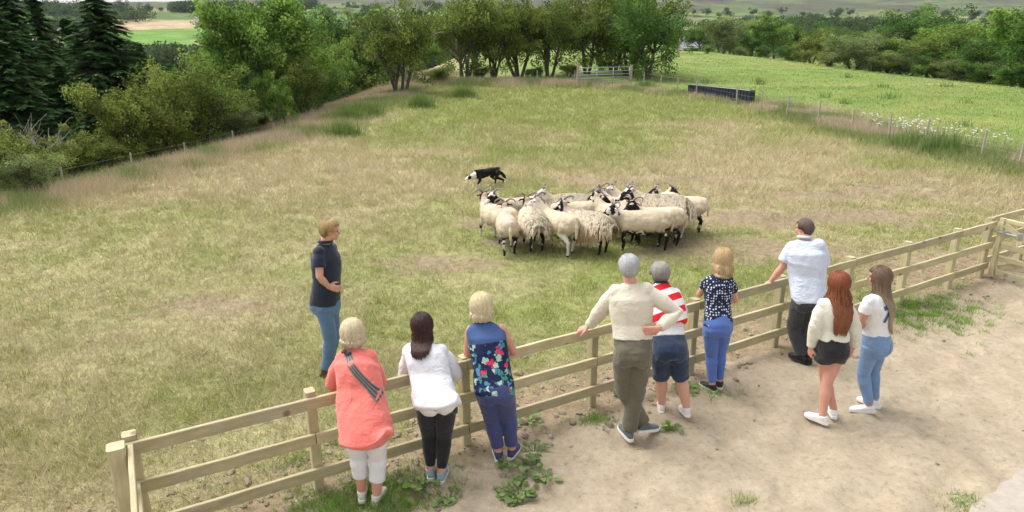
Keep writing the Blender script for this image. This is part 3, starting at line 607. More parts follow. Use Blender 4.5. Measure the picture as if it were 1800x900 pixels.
for t in rt: tree(t[0], t[1] + 12, t[2], t[3] - (14 if t[1] > 1500 and t[3] < 80 else 4), t[4], t[5] * 1.35, t[6], G4)
for u, Yd, vt, k_, va, lab in [(1446, 84, 92, 'olive', 0, 'low bush at the left foot of the round willow'), (1520, 80, 88, 'willow', 0, 'low bush at the right foot of the round willow'), (1550, 79, 96, 'olive', 1, 'low olive bush, second to the right of the round willow'), (1588, 77, 94, 'willow', 2, 'low grey bush, third to the right of the round willow'), (1622, 74, 100, 'alder', 1, 'low dark bush in the middle of the belt foot'), (1655, 72, 104, 'olive', 2, 'low olive bush in the foot of the belt, in front of the brownish hawthorn'), (1690, 69, 106, 'willow', 1, 'low pale bush in the foot of the belt, second from the right'), (1730, 64, 112, 'alder', 0, 'low dark bush rightmost in the foot of the belt'), (1775, 58, 112, 'alder', 2, 'low dark bush at the right border beneath the tall bright tree')]:
    tree(k_, u, Yd, vt - 10, va, 1.9, lab, 'low bushes along the foot of the tree belt')
G5 = 'bushes and trees beyond the crest of the green field'
rng = np.random.default_rng(4)
mid = [(1235, 112, 78, 'alder', 'dark bush at the left end of the far hedge'), (1205, 108, 84, 'ash', 'green bush against the gate row, by the far hedge'), (1258, 135, 20, 'willow', 'big grey green tree behind the far hedge'),
    (1225, 150, 28, 'alder', 'dark tree just right of the gate row'), (1310, 165, 40, 'alder', 'dark tree in the far belt left of the middle gap'), (1350, 150, 22, 'ash', 'tall green tree in the middle of the far belt'),
    (1385, 170, 30, 'alder', 'tall dark tree in the middle of the far belt'), (1415, 140, 48, 'olive', 'olive tree left of the black yew'), (1330, 128, 76, 'alder', 'low dark bush of the far hedge, below the tall green tree'),
    (1290, 126, 80, 'willow', 'low pale bush of the far hedge'), (1370, 130, 78, 'alder', 'low dark bush right of centre in the far hedge'), (1400, 127, 82, 'olive', 'low olive bush near the right end of the far hedge'),
    (1450, 145, 56, 'ash', 'green tree behind the right end of the far hedge'), (1275, 200, 35, 'alder', 'distant dark tree above the far hedge'), (1530, 190, 45, 'willow', 'distant pale tree above the belt')]
for i, (u, Yd, vt, k_, lab) in enumerate(mid): tree(k_, u, Yd, vt, i % 3, 1.25, lab, G5)
# -- small single trees across the far slopes
def far_mesh(i):
    rng = np.random.default_rng(90 + i); cen = rng.normal(size=(16, 3)) * [.26, .26, .17] + [0, 0, .55]; rad = rng.uniform(.16, .28, 16)
    Vv, Ff, Cc = leaves(rng, cen, rad, 900, .05, [(.055, .10, .04), (.07, .115, .045), (.05, .085, .04)][i % 3], .4, .3)
    mb = MB(); mb.col = (.08, .07, .05); mb.tube([(0, 0, -.1), (0, 0, .5)], [.03, .02], 5, False); tv = np.array(mb.v)
    f = [[a, b_, c_, d_] for a, b_, c_, d_ in [q for q in mb.f if len(q) == 4]]
    return npmesh('far_tree', np.concatenate([Vv, tv]), np.concatenate([Ff, np.array(f) + len(Vv)]), np.concatenate([Cc, np.array(mb.c)]))
FT = [far_mesh(i) for i in range(4)]
for m_ in FT: m_.materials.append(m_leaf)
cnt = 0
for k in range(1500):
    if cnt >= 215: break
    uu = rng.uniform(-.72, .72); Yd = 10 ** rng.uniform(2.34, 3.0); x = uu * Yd
    if vn(x / 90, Yd / 70, s=77) < .45 and rng.random() > .12: continue
    if -.58 < uu < -.42 and 285 < Yd < 700: continue
    z = gz(x, Yd); o = link('field_tree', FT[k % 4], None, None, False); s = rng.uniform(3.5, 8) * (1 + Yd / 2500); o.scale = (s * 1.2, s * 1.2, s); o.location = (x, Yd, z - .3); o.rotation_euler.z = k
    tag(o, 'small dark tree standing in the hedges and fields of the far hillside', 'tree', 'small trees dotted over the far hillside'); cnt += 1
# far wood masses
def wood_mass(u0, u1, y0, y1, n, seed, h=8):
    rng = np.random.default_rng(seed); yy = rng.uniform(y0, y1, n); xx = rng.uniform(u0, u1, n) * yy; zz = ground_z(xx, yy, False)
    cen = np.stack([xx, yy, zz + h * .45], 1); rad = rng.uniform(.35, .6, n) * h
    return leaves(rng, cen, rad, n * 90, h * .09, (.055, .095, .04), .5, .3, flat=1)
parts = [wood_mass(-.62, -.30, 215, 262, 260, 1), wood_mass(-.47, -.38, 720, 800, 150, 2, 11), wood_mass(-.66, -.57, 420, 520, 160, 3, 9), wood_mass(-.35, -.02, 200, 260, 260, 4, 8),
         wood_mass(.22, .75, 205, 250, 150, 5, 6), wood_mass(.26, .62, 330, 390, 160, 6, 8), wood_mass(-.33, -.27, 760, 850, 80, 7, 11), wood_mass(-.74, -.5, 620, 700, 170, 8, 11), wood_mass(.3, .5, 520, 580, 90, 9, 8)]
o = 0; vv, ff, cc_ = [], [], []
for a, b_, c_ in parts: vv.append(a); ff.append(b_ + o); cc_.append(c_); o += len(a)
tag(link('distant_wood', npmesh('distant_wood', np.concatenate(vv), np.concatenate(ff), np.concatenate(cc_)), m_leaf, None, False), 'dark strips of woodland across the far valley and hillside', 'woodland', kind='stuff')
# ------------------------------------------------------------------ grass as blades
m_grass = colmat('grass_blade', .75, .2)
def blades(rng, x, y, h, wd, c, lean=.5):
    n = len(x); z = ground_z(x, y); a = rng.random(n) * 6.283; l = rng.normal(size=(n, 2)) * (lean * h)[:, None]
    ca, sa = np.cos(a) * wd, np.sin(a) * wd; P = np.empty((n, 3, 3)); P[:, 0] = np.stack([x - ca, y - sa, z - .01], 1); P[:, 1] = np.stack([x + ca, y + sa, z - .01], 1); P[:, 2] = np.stack([x + l[:, 0], y + l[:, 1], z + h], 1)
    return P.reshape(-1, 3), np.arange(3 * n).reshape(n, 3), np.repeat(c, 3, 0)
def tufts(rng, cx, cy, per, spread, h0, h1, wd, cfun, lean=.6):
    x = np.repeat(cx, per) + rng.normal(size=len(cx) * per) * np.repeat(np.broadcast_to(spread, cx.shape), per); y = np.repeat(cy, per) + rng.normal(size=len(cx) * per) * np.repeat(np.broadcast_to(spread, cx.shape), per)
    h = rng.uniform(h0, h1, len(x)); h = np.clip(h, .01, 2); d = np.hypot(x, y); return blades(rng, x, y, h, wd * np.maximum(1, d / 14), cfun(x, y, rng), lean)
def field_c(x, y, rng):
    g, n1 = zones(x, y); r = rng.random(len(x)); g = np.clip(g + rng.normal(size=len(x)) * .18, 0, 1)[:, None]
    c = np.array([.55, .465, .29]) * (1 - g) + np.array([.33, .37, .11]) * g; return c * rng.uniform(.78, 1.16, len(x))[:, None]
rng = np.random.default_rng(12)
def scatter(n, x0, x1, y0, y1, mask, pw=2.0):
    y = y0 * (y1 / y0) ** rng.random(n) if pw == 1 else y0 * y1 / (y0 + (y1 - y0) * rng.random(n)); x = rng.uniform(-1, 1, n); x = x * (y * .82 + 1.5); k = mask(x, y); return x[k], y[k]
field_ok = lambda x, y: (yard_d(x, y) < -.05) & (x > edge(y) - 1) & (x < right_edge(y) + .3) & (y < 50)
def pickmask(m, p): return lambda x, y: m(x, y) & (rng.random(len(x)) < p(x, y))
bare = lambda x, y: (1 - .8 * worn(x, y)) * (1 - .85 * sstep(1.7, .2, -yard_d(x, y) + (fbm(x / 2.2, y / 2.2, s=20) - .5) * 2.2) * (x > -7))
sets = []
x, y = scatter(70000, 0, 0, 4, 50, pickmask(field_ok, bare), 1); L = .045 + .14 * sstep(11, 20, y) + .05 * (fbm(x / 2, y / 2, s=70))
per = 9; L = np.repeat(L, per); xx = np.repeat(x, per) + rng.normal(size=len(x) * per) * .06 * np.repeat(np.maximum(1, y / 12), per); yy = np.repeat(y, per) + rng.normal(size=len(x) * per) * .06 * np.repeat(np.maximum(1, y / 12), per)
sets.append(blades(rng, xx, yy, L * rng.uniform(.4, 1.3, len(xx)), .0035 * np.maximum(1, np.hypot(xx, yy) / 9), field_c(xx, yy, rng), .75))
# green tussocks in the near pasture
tg = lambda x, y, rng: np.array([.22, .29, .06]) * rng.uniform(.6, 1.5, len(x))[:, None] + rng.random((len(x), 1)) * [.09, .06, .01]
x, y = scatter(1500, 0, 0, 4.5, 45, pickmask(field_ok, lambda x, y: bare(x, y) * (fbm(x / 2.2, y / 2.2, s=20) > .5)), 1)
sets.append(tufts(rng, x, y, 26, .10, .04, .14, .005, tg, .6))
ds = lambda x, y, rng: np.array([.50, .425, .26]) * rng.uniform(.7, 1.2, len(x))[:, None]
x, y = scatter(6000, 0, 0, 4.5, 45, pickmask(field_ok, lambda x, y: bare(x, y) * (.25 + .75 * (fbm(x / 3, y / 3, s=25) > .52))), 1)
sets.append(tufts(rng, x, y, 12, .10, .06, .26, .0035, ds, .8))
def join(sets):
    o = 0; v_, f_, c_ = [], [], []
    for a, b_, c in sets: v_.append(a); f_.append(b_ + o); c_.append(c); o += len(a)
    return np.concatenate(v_), np.concatenate(f_), np.concatenate(c_)
tag(link('pasture_grass', npmesh('grass', *join(sets)), m_grass, None, False), 'short dry yellow and green grass of the grazed pasture', 'grass', kind='stuff')
# tall grass along the wire fences and on the bank
rush = lambda x, y, rng: np.where((fbm(x / 1.5, y / 1.5, s=80) > .52)[:, None], np.array([.25, .30, .11]), np.array([.52, .43, .29])) * rng.uniform(.7, 1.25, len(x))[:, None]
sets = []
t = rng.uniform(14, 50, 9000); t = t[(t < 33) | (rng.random(9000) < .35)]; off = rng.normal(size=len(t)) * .8 + .2; x = right_edge(t) + off; sets.append(tufts(rng, x, t, 10, .16, .12, .42, .004, rush, .35))
t = rng.uniform(14, 62, 8000); off = rng.normal(size=8000) * .7; x = edge(t) + 1.0 + off; sets.append(tufts(rng, x, t, 10, .16, .12, .45, .004, rush, .35))
t = rng.uniform(30, 66, 9000); x = edge(t) - rng.uniform(0, 6, 9000); sets.append(tufts(rng, x, t, 9, .2, .15, .5, .004, lambda x, y, rng: np.array([.54, .44, .29]) * rng.uniform(.7, 1.2, len(x))[:, None], .35))
x = rng.uniform(-9, 6, 6000); t = 49 + .12 * (x - 4) * -1 + rng.normal(size=6000) * 1.0; sets.append(tufts(rng, x, t, 10, .2, .15, .6, .004, rush, .35))
tag(link('tall_grass', npmesh('grass', *join(sets)), m_grass, None, False), 'tall seeding grass and rushes along the wire fences and on the bank', 'grass', kind='stuff')
gf = lambda x, y, rng: np.where((fbm(x / 6, y / 3, s=40) > .5)[:, None], np.array([.34, .37, .12]), np.array([.24, .33, .09])) * rng.uniform(.8, 1.15, len(x))[:, None]
x, y = scatter(30000, 0, 0, 18, 120, lambda x, y: beyond(x, y) & (x > right_edge(y) + 1.5), 1)
gfs = [tufts(rng, x, y, 8, .35, .04, .13, .005, gf, .9)]
x, y = scatter(70, 0, 0, 20, 60, lambda x, y: beyond(x, y) & (x > right_edge(y) + 3), 1); gfs.append(tufts(rng, x, y, 40, .22, .2, .5, .006, lambda x, y, rng: np.array([.16, .27, .07]) * rng.uniform(.6, 1.4, len(x))[:, None], .4))
tag(link('meadow_grass', npmesh('grass', *join(gfs)), m_grass, None, False), 'lush bright green grass of the field beyond the wire fence', 'grass', kind='stuff')
# green grass at the yard edge
vg = lambda x, y, rng: np.array([.20, .33, .06]) * rng.uniform(.6, 1.5, len(x))[:, None]
sets = []
for u, v_, r1, nn in [(600, 893, .28, 90), (560, 897, .2, 40), (670, 868, .2, 50), (720, 845, .25, 50), (700, 880, .16, 40), (1610, 545, .55, 260), (1580, 560, .35, 90), (1640, 535, .3, 60), (1048, 738, .09, 26), (620, 745, .3, 50), (640, 770, .2, 40), (530, 815, .18, 26), (1240, 690, .15, 22), (1660, 500, .2, 30), (1310, 890, .05, 6), (1690, 885, .08, 14), (640, 888, .2, 60)]:
    p = ground(u, v_); x = p.x + rng.normal(size=nn) * r1; y = p.y + rng.normal(size=nn) * r1 * .7; sets.append(tufts(rng, x, y, 22, .04, .02, .075, .0035, vg, .7))
tag(link('verge_grass', npmesh('grass', *join(sets)), m_grass, None, False), 'fresh green grass patches growing at the sandy yard edge under the wooden fence', 'grass', kind='stuff')
# loose stones
m_stone = colmat('stone', .9, 0, 20, .3, .4)
mb = MB(); rs = random.Random(5)
def stone(mb, x, y, r):
    g = rs.uniform(.6, 1.15); mb.col = (.36 * g, .29 * g, .215 * g); n_ = len(mb.v); M = Matrix.Rotation(rs.random() * 6.3, 3, 'Z') @ Matrix.Rotation(rs.uniform(-.5, .5), 3, 'X')
    mb.ell((x, y, gz(x, y) + r * .15), (r * rs.uniform(.8, 1.4), r * rs.uniform(.6, 1), r * rs.uniform(.4, .7)), M, 8)
    for i in range(n_, len(mb.v)): v_ = mb.v[i]; mb.v[i] = tuple(a + rs.uniform(-.18, .18) * r for a in v_)
for k in range(900):
    t = rs.uniform(-2.2, 13) if k % 2 else rs.uniform(-2.2, 4); o_ = rs.gauss(-.25, .38); r = abs(rs.gauss(.013, .013)) + .006; stone(mb, FA.x + fdir.x * t + fnor.x * o_, FA.y + fdir.y * t + fnor.y * o_, min(r, .05))
for k in range(260): x = rs.uniform(-6, 10); y = rs.uniform(4, 18); stone(mb, x, y, rs.uniform(.006, .02))
tag(link('loose_stones', mb.mesh(), m_stone, None, False), 'scattered pale stones and gravel along the foot of the wooden fence', 'stones', kind='stuff')
# weeds in the yard
m_weed = colmat('weed_leaf', .5, .25)
def weed(u, v_, r, nl, label):
    p = ground(u, v_); e = empty('dock_plant', p, label, 'weed', 'leafy weeds in the sand'); mb = MB(); rr = random.Random(int(u))
    for k in range(nl):
        a = rr.random() * 6.28; q = rr.random() ** .6 * r; c = Vector((math.cos(a) * q, math.sin(a) * q, 0)); L = rr.uniform(.04, .085); W = L * rr.uniform(.28, .45); h = rr.uniform(.015, .07); d = Vector((math.cos(a + rr.uniform(-.8, .8)), math.sin(a + rr.uniform(-.8, .8)), 0)); s_ = Vector((-d.y, d.x, 0)); g = rr.uniform(.7, 1.4); mb.col = (.17 * g, .25 * g, .075 * g)
        u1 = rr.uniform(.1, .6); pts = [(0, .12, 0), (.35, 1, u1 * .5), (.7, .85, u1 * .6), (1, .05, u1 * .2)]; vs = []
        for t_, w_, z_ in pts: b0 = c + d * L * t_ + Vector((0, 0, h + z_ * L)); vs += [b0 - s_ * W * w_, b0 - Vector((0, 0, .006)), b0 + s_ * W * w_]
        mb.add(vs, [(i * 3 + j, i * 3 + j + 1, i * 3 + j + 4, i * 3 + j + 3) for i in range(3) for j in range(2)])
        mb.tube([c * .3 + Vector((0, 0, 0)), c + Vector((0, 0, h))], [.003, .002], 4, False)
    link('leaf_rosette', mb.mesh(), m_weed, e, False); return e
for a in [(912, 862, .17, 60, 'widest clump of leafy weeds, at the bottom centre of the sand'), (925, 822, .12, 28, 'leafy weeds just above the widest clump'), (940, 790, .11, 18, 'thin leafy weeds right of the navy trousers woman'), (880, 826, .07, 12, 'leafy weeds at the feet of the navy trousers woman'),
          (790, 875, .12, 26, 'small flat weeds between the white shirt woman and the widest clump'), (1180, 757, .09, 24, 'single leafy weed right of the crossed legs'), (955, 845, .10, 16, 'small weeds on the right side of the widest clump'), (745, 850, .12, 24, 'leafy weeds left of the pale blue trainers'),
          (1085, 690, .10, 16, 'weeds under the rail beside the olive trousers'), (1205, 690, .12, 18, 'weeds between the fence post and black trainers'), (930, 745, .12, 18, 'faint weeds under the fence right of the navy trousers'), (820, 600, .01, 1, '')]:
    if a[4]: weed(*a)
# daisies and tall nettles by the right wire fence
mb = MB(); rr = random.Random(8)
for k in range(48):
    t = rr.gauss(24.5, 1.6) if k % 3 else rr.gauss(22, 1.2); x = float(right_edge(t)) + rr.gauss(.6, .5); z = gz(x, t); h = rr.uniform(.45, .8)
    mb.col = (.12, .18, .05); mb.tube([(x, t, z), (x + rr.gauss(0, .05), t, z + h)], [.006, .004], 3, False)
    for q in range(3): mb.col = (.82, .82, .78); a = Vector((x + rr.gauss(0, .09), t + rr.gauss(0, .09), z + h + rr.uniform(-.08, .05))); mb.ell(a, (.034, .034, .014), None, 6)
tag(link('white_flowers', mb.mesh(), colmat('flower', .7), None, False), 'white daisies in bloom along the wire fence on the right', 'flowers', kind='stuff')
m_nett = m_leaf
for i, (u, v_, h, lab) in enumerate([(1598, 262, .75, 'tall nettle clump left of the biggest one by the right wire fence'), (1655, 272, .95, 'biggest nettle clump by the right wire fence'), (1135, 158, .8, 'dark rush clump by the right end of the metal gate'), (615, 212, .8, 'rush clump on the left bank below the lone hawthorn'), (642, 205, .9, 'rush clump on the left bank, second one below the lone hawthorn'), (738, 190, .9, 'rush clump right of the lone hawthorn'), (815, 172, .8, 'rush clump beneath the gate row'), (605, 240, .8, 'broad green rush clump at the left pasture edge')]):
    p = ground(u, v_); rng2 = np.random.default_rng(i); n_ = 700; x = rng2.normal(size=n_) * .35; y = rng2.normal(size=n_) * .25; P, Q, Cq = blades(rng2, x + p.x, y + p.y, h * rng2.uniform(.4, 1, n_), np.full(n_, .012), np.array([.18, .26, .07]) * rng2.uniform(.6, 1.5, n_)[:, None], .25)
    e = link('rush_clump', npmesh('rush', P - np.array(p), Q, Cq), m_grass, None, False); e.location = p; tag(e, lab, 'plant', 'tall clumps of rushes and nettles')
# ------------------------------------------------------------------ people
def skin_mat(name, c):
    m, n, b = newmat(name); v = objco(n); n.links.new(mix(n, c, (c[0] * 1.08, c[1] * .86, c[2] * .82), noise(n, 14, 3, v).outputs[0]), b.inputs['Base Color']); b.inputs['Roughness'].default_value = .55; b.inputs['Subsurface Weight'].default_value = .08; return m
SK = {'fair': skin_mat('fair_skin', (.62, .38, .28)), 'pink': skin_mat('pink_skin', (.60, .33, .25)), 'tan': skin_mat('tanned_skin', (.50, .29, .19))}
m_hair = colmat('hair', .45, 0, 0); m_eye = plain('eye', (.04, .03, .025), .2); m_lips = plain('lips', (.42, .16, .14), .5); m_rubber = plain('white_sole', (.78, .76, .72), .6)
def mixv(a, b, t): return Vector(a) * (1 - t) + Vector(b) * t
def side_vec(a, b): d = (b - a); d.z *= .4; return d.normalized()
def frame(d, up):                                     # columns: side, forward, up
    u_ = Vector(up).normalized(); f_ = (Vector(d) - u_ * Vector(d).dot(u_)).normalized(); s_ = f_.cross(u_); return Matrix((s_, f_, u_)).transposed()
def hand(mb, wr, d, pn, thumb, curl=.5, sc=1.):
    d = d.normalized(); pn = (pn - d * pn.dot(d)).normalized(); s_ = d.cross(pn).normalized() * thumb   # s_ points to the thumb side
    P = lambda a, b_, c: wr + (d * a + s_ * b_ + pn * c) * sc
    mb.loft([(P(-.02, 0, 0), s_, pn, .024 * sc, .02 * sc), (P(.02, 0, 0), s_, pn, .030 * sc, .018 * sc), (P(.055, 0, .002), s_, pn, .040 * sc, .016 * sc), (P(.088, 0, .006), s_, pn, .041 * sc, .013 * sc)], 14)
    for i, (b0, L) in enumerate(((.032, .072), (.011, .082), (-.011, .076), (-.031, .06))):
        q = P(.082, b0, .004); a = 0; pts = [q]; dd = d + s_ * (b0 * 3.2)
        for j, l in enumerate((.45, .32, .23)): a += curl * (1.0 if j else .8); w_ = (dd * math.cos(a) + pn * math.sin(a)).normalized(); q = q + w_ * L * l * sc; pts.append(q)
        mb.tube(pts, [.0095 * sc, .009 * sc, .0082 * sc, .0072 * sc], 8)
    q = P(.012, .024, .004); mb.tube([q, q + (d * .6 + s_ * .75 + pn * .25).normalized() * .038 * sc, q + (d * .6 + s_ * .75 + pn * .25).normalized() * .036 * sc + (d * .9 + s_ * .2 + pn * .4).normalized() * .032 * sc, q + (d * .6 + s_ * .75 + pn * .25).normalized() * .036 * sc + (d * .9 + s_ * .2 + pn * .45).normalized() * .056 * sc], [.015 * sc, .0125 * sc, .011 * sc, .009 * sc], 8)
def folds(me, amp, freq=7, seed=0, stretch=.45, zlo=None):
    amp *= 1.1
    c = getco(me); nn = getno(me); f = fbm(c[:, 0] * freq, c[:, 1] * freq, c[:, 2] * freq * stretch, seed, 3) - .5; g = np.abs(fbm(c[:, 0] * freq * .8 + c[:, 2] * 3, c[:, 1] * freq * .8, c[:, 2] * freq * 1.1, seed + 5, 2) - .5)
    setco(me, c + nn * ((f * 1.6 - g * 1.4 + .5) * amp)[:, None])
def locks(mb, hc, M, L, r, rnd, col1, col2, n, wave=0, face=62, flick=0, spread=.35, crown=(0, -.25, .97), wid=.008, bv=None, conv=0., shift=0., fs=None):
    R3 = Vector((.094, .106, .108)) * r
    cr = Vector(crown)
    for i in range(n):
        az = rnd.uniform(-180, 180)                     # 0 = to the face
        back = abs(az) / 180
        end_el = (38 if abs(az) < face else -38 if (L > 0 or abs(az) > 112) else 4) + rnd.uniform(-14, 10)
        pts, rad = [], []; el0 = rnd.uniform(40, 88); m = 5; k = 1 + rnd.uniform(.0, .07); a = R(az)
        for j in range(m):
            el = R(el0 + (end_el - el0) * j / (m - 1)); dz = Vector((math.sin(a) * math.cos(el), math.cos(a) * math.cos(el), math.sin(el)))
            pts.append(hc + M @ Vector((dz.x * R3.x * k, dz.y * R3.y * k - .012, dz.z * R3.z * k + .004))); rad.append(wid * (1 if j else .6))
        if abs(az) > face and L > 0:
            ll = L * rnd.uniform(.62, 1.08); q = pts[-1]; nseg = 6; ox = rnd.uniform(-1, 1); ph = rnd.random() * 6.3
            outw = (M @ Vector((math.sin(a), math.cos(a), 0))); outw.z = 0
            for j in range(1, nseg + 1):
                t = j / nseg; w_ = wave * math.sin(t * 12 + ph)
                q2 = q + Vector((0, 0, -ll * t)) + outw * (spread * .06 * min(t * 3, 1) * (1 + .3 * ox)) + (M @ Vector((w_ + ox * .012 * t, -.025 * min(1, t * 2) * (L > .12), 0))) - outw * flick * t * t
                if conv: lx = (q2 - hc).dot(M.col[0]); q2 = q2 - M.col[0] * ((lx - shift) * conv * t ** 1.2)
                pts.append(q2); rad.append(wid * (1.1 - .55 * t))
        if bv:
            if abs(az) > 75 and L > .1:
                for q_ in range(5, len(pts)):
                    h_ = bv.ray_cast(pts[q_] - fs * .6, fs)
                    if h_[0] is not None and (pts[q_] - h_[0]).dot(fs) > -.012: pts[q_] = h_[0] - fs * (.010 + .016 * rnd.random())
            else:
              for q_ in range(4, len(pts)):
                co, no_, _, _ = bv.find_nearest(pts[q_])
                if co is not None and (pts[q_] - co).dot(no_) < .012: pts[q_] = co + no_ * (.010 + .014 * rnd.random())
        rad[-1] *= .4; g = rnd.uniform(.82, 1.14); h = rnd.random()
        n0 = len(mb.v); mb.col = (0, 0, 0); mb.tube(pts, rad, 5, False, .6); zt, zb_ = pts[0].z, pts[0].z - max(L, .1) - .15
        for q in range(n0, len(mb.v)):
            t = min(1, max(0, (zt - mb.v[q][2]) / (zt - zb_))); c = [(col1[w_] * (1 - t) + col2[w_] * t) * g * (.9 + .2 * h) for w_ in range(3)]; mb.c[q] = tuple(c)
def person(o):
    bu, bv = o['base']; gp = ground(bu, bv); Y0 = gp.y; g0 = gz_s(gp.x, gp.y); rnd = random.Random(bu)
    e = empty('person', (gp.x, gp.y, g0), o['label'], 'person', 'visitors along the fence' if o.get('grp', 1) else None); O = Vector((gp.x, gp.y, g0))
    J = {k: (px(*v[:2], Y0 + v[2]) - O) for k, v in o['J'].items()}
    sL, sR, N_, H_, P_ = J['shL'], J['shR'], J['neck'], J['head'], J['pel']; S_ = (sL + sR) / 2
    sh = side_vec(sL, sR); hp = o.get('hipside'); hp = Vector(hp).normalized() if hp else sh
    hip, wst, che, dep = [q - .010 for q in o['w'][:3]] + [o['w'][3]]                          # half widths: hip, waist, chest, and body depth factor
    legs = {}
    for s_ in 'LR':
        u_, v_, lift = o['ank' + s_]; zz = .085 + lift; a = pz(u_, v_, g0 + zz) - O; d = o['toe' + s_]; td = Vector((math.sin(R(d)), math.cos(R(d)), 0)); sg = -1 if s_ == 'L' else 1
        hj = P_ + hp * (sg * hip * .48) + Vector((0, 0, -.02)); kn = (hj * .47 + a * .53) + Vector(o.get('kn' + s_, (0, .035, 0))) + td * .02
        legs[s_] = (hj, kn, a, td, lift)
    spine = (N_ - P_); 
    def fwd(sv, ax): f_ = ax.normalized().cross(sv); return (f_ if f_.dot(Vector((math.sin(R(o.get('yaw', 0))), math.cos(R(o.get('yaw', 0))), 0))) > 0 else -f_).normalized()
    ax = (S_ - P_); fh, fs = fwd(hp, ax), fwd(sh, ax); fm = fwd((hp + sh).normalized(), ax); ms = (hp + sh).normalized()
    shw = (sR - sL).length / 2 + .035
    def torso(mb, gr, lo=-.10, top=True, hipk=1., hem=None, skirt=0):
        up = ax.normalized(); L = ax.length; se = []
        lows = [lo] if lo < -.03 else []
        if lo < -.2: lows = [lo, lo * .5]
        for q in lows: se.append((P_ + up * q - fh * .020, hp, fh, (hip * (.95 if q > -.15 else .97) + gr + skirt) * hipk, (.122 * dep + gr + skirt)))
        if lo < .02: se.append((P_ - fh * .018, hp, fh, hip + gr, .122 * dep + gr))
        if lo < L * .2: se.append((P_ + up * L * .22 - fh * .004, mixv(hp, ms, .5).normalized(), fm, (hip * .5 + wst * .5) + gr, .108 * dep + gr))
        se += [(P_ + up * L * .45 + fm * .008, ms, fm, wst + gr, .098 * dep + gr), (P_ + up * L * .68 + fs * .004, sh, fs, che + gr, .108 * dep + gr), (P_ + up * L * .86, sh, fs, max(che, shw * .86) + gr, .104 * dep + gr)]
        if top: se += [(P_ + up * L * .97, sh, fs, shw * .98 + gr * .5, .086 + gr * .6), (P_ + up * (L + .026), sh, fs, shw * .84 + gr * .4, .070 + gr * .5), (P_ + up * (L + .052), sh, fs, shw * .52 + gr * .4, .060 + gr * .5), (P_ + up * (L + .066), sh, fs, .070 + gr * .3, .050 + gr * .3)]
        mb.loft(se, 28, 2.3)
    ua, fa = o.get('arm', (.048, .038)); th, cf = o.get('leg', (.085, .055)); 
    arms = {s_: (J['sh' + s_], J['el' + s_], J['wr' + s_]) for s_ in 'LR'}
    # ---- body: one continuous skin
    mb = MB(); torso(mb, -.032)
    mb.tube([S_ - Vector((0, 0, .03)), N_, mixv(N_, H_, .55)], [.062, .054 * o.get('neckw', 1), .052 * o.get('neckw', 1)], 12)
    fd = Vector((math.sin(R(o['face'])), math.cos(R(o['face'])), math.tan(R(o.get('pitch', -12))))); M = frame(fd, (H_ - N_).normalized() * .35 + Vector((0, 0, 1))); 
    fd = M @ Vector((0, 1, 0)); M = frame(fd, (H_ - N_).normalized() * .35 + Vector((0, 0, 1))); hs_ = o.get('hs', 1.)
    hd = lambda x, y, z: H_ + M @ (Vector((x, y, z)) * hs_)
    mb.ell(hd(0, -.008, .018), Vector((.074, .094, .088)) * hs_, M, 20); mb.ell(hd(0, .030, -.045), Vector((.054, .058, .066)) * hs_, M, 16); mb.ell(hd(0, .062, -.085), Vector((.026, .024, .022)) * hs_, M, 12)
    mb.tube([hd(0, .084, .012), hd(0, .104, -.022), hd(0, .098, -.032)], [.009, .014, .011], 8); mb.ell(hd(0, .080, .028), Vector((.052, .012, .010)), M, 10); mb.ell(hd(0, .078, -.058), Vector((.024, .014, .008)), M, 10)
    for s_ in (-1, 1): mb.ell(hd(s_ * .074, -.004, -.012), Vector((.010, .019, .031)), M, 10); mb.ell(hd(s_ * .036, .066, -.028), Vector((.022, .018, .018)), M, 10)
    for s_ in 'LR':
        a, b_, c = arms[s_]; mb.tube([a, mixv(a, b_, .45), b_, mixv(b_, c, .35), c], [ua * 1.0, ua, fa * 1.02, fa * 1.04, .025], 12)
        hdv = Vector(o.get('hd' + s_, tuple((c - b_).normalized()))); pnv = Vector(o.get('pn' + s_, (0, .3, -1)))
        sgn = 1 if s_ == 'L' else -1
        hand(mb, c, hdv, pnv, o.get('th' + s_, sgn), o.get('curl', .45), o.get('hands', 1.))
        hj, kn, an, td, lift = legs[s_]
        mb.tube([hj, mixv(hj, kn, .5), kn, mixv(kn, an, .3), mixv(kn, an, .62), an + Vector((0, 0, -.01))], [th, th * .85, cf * 1.04, cf * 1.08, cf * .86, .037], 14)
        mb.tube([an + Vector((0, 0, -.035)), an + td * .10 + Vector((0, 0, -.055 - lift * .4))], [.034, .028], 10)
    me = voxel(mb, .0075, 4, 'body'); link('body', me, SK[o['skin']], e)
    mb = MB(); 
    for s_ in (-1, 1): mb.ell(hd(s_ * .031, .079, .008), (.0105, .008, .007), M, 8)
    link('eye', mb.mesh(), m_eye, e)
    mb = MB(); mb.ell(hd(0, .091, -.057), (.020, .005, .005), M, 8); link('lips', mb.mesh(), m_lips, e)
    # ---- trousers
    b = o['bottom']; mb = MB(); gr = b.get('gr', .012); torso(mb, gr, -.07, False) if False else None
    up = ax.normalized(); mb.loft([(P_ + up * -.12 - fh * .008, hp, fh, hip * .90 + gr, .105 * dep + gr), (P_ - up * .05 - fh * .02, hp, fh, hip * .99 + gr, .128 * dep + gr), (P_ + up * .02 - fh * .02, hp, fh, hip + gr, .126 * dep + gr), (P_ + up * .10 - fh * .008, hp, fh, mix_(hip, wst, .45) + gr, .108 * dep + gr), (P_ + up * .155, ms, fm, mix_(hip, wst, .75) + gr * .6, .10 * dep + gr * .6)], 28, 2.2)
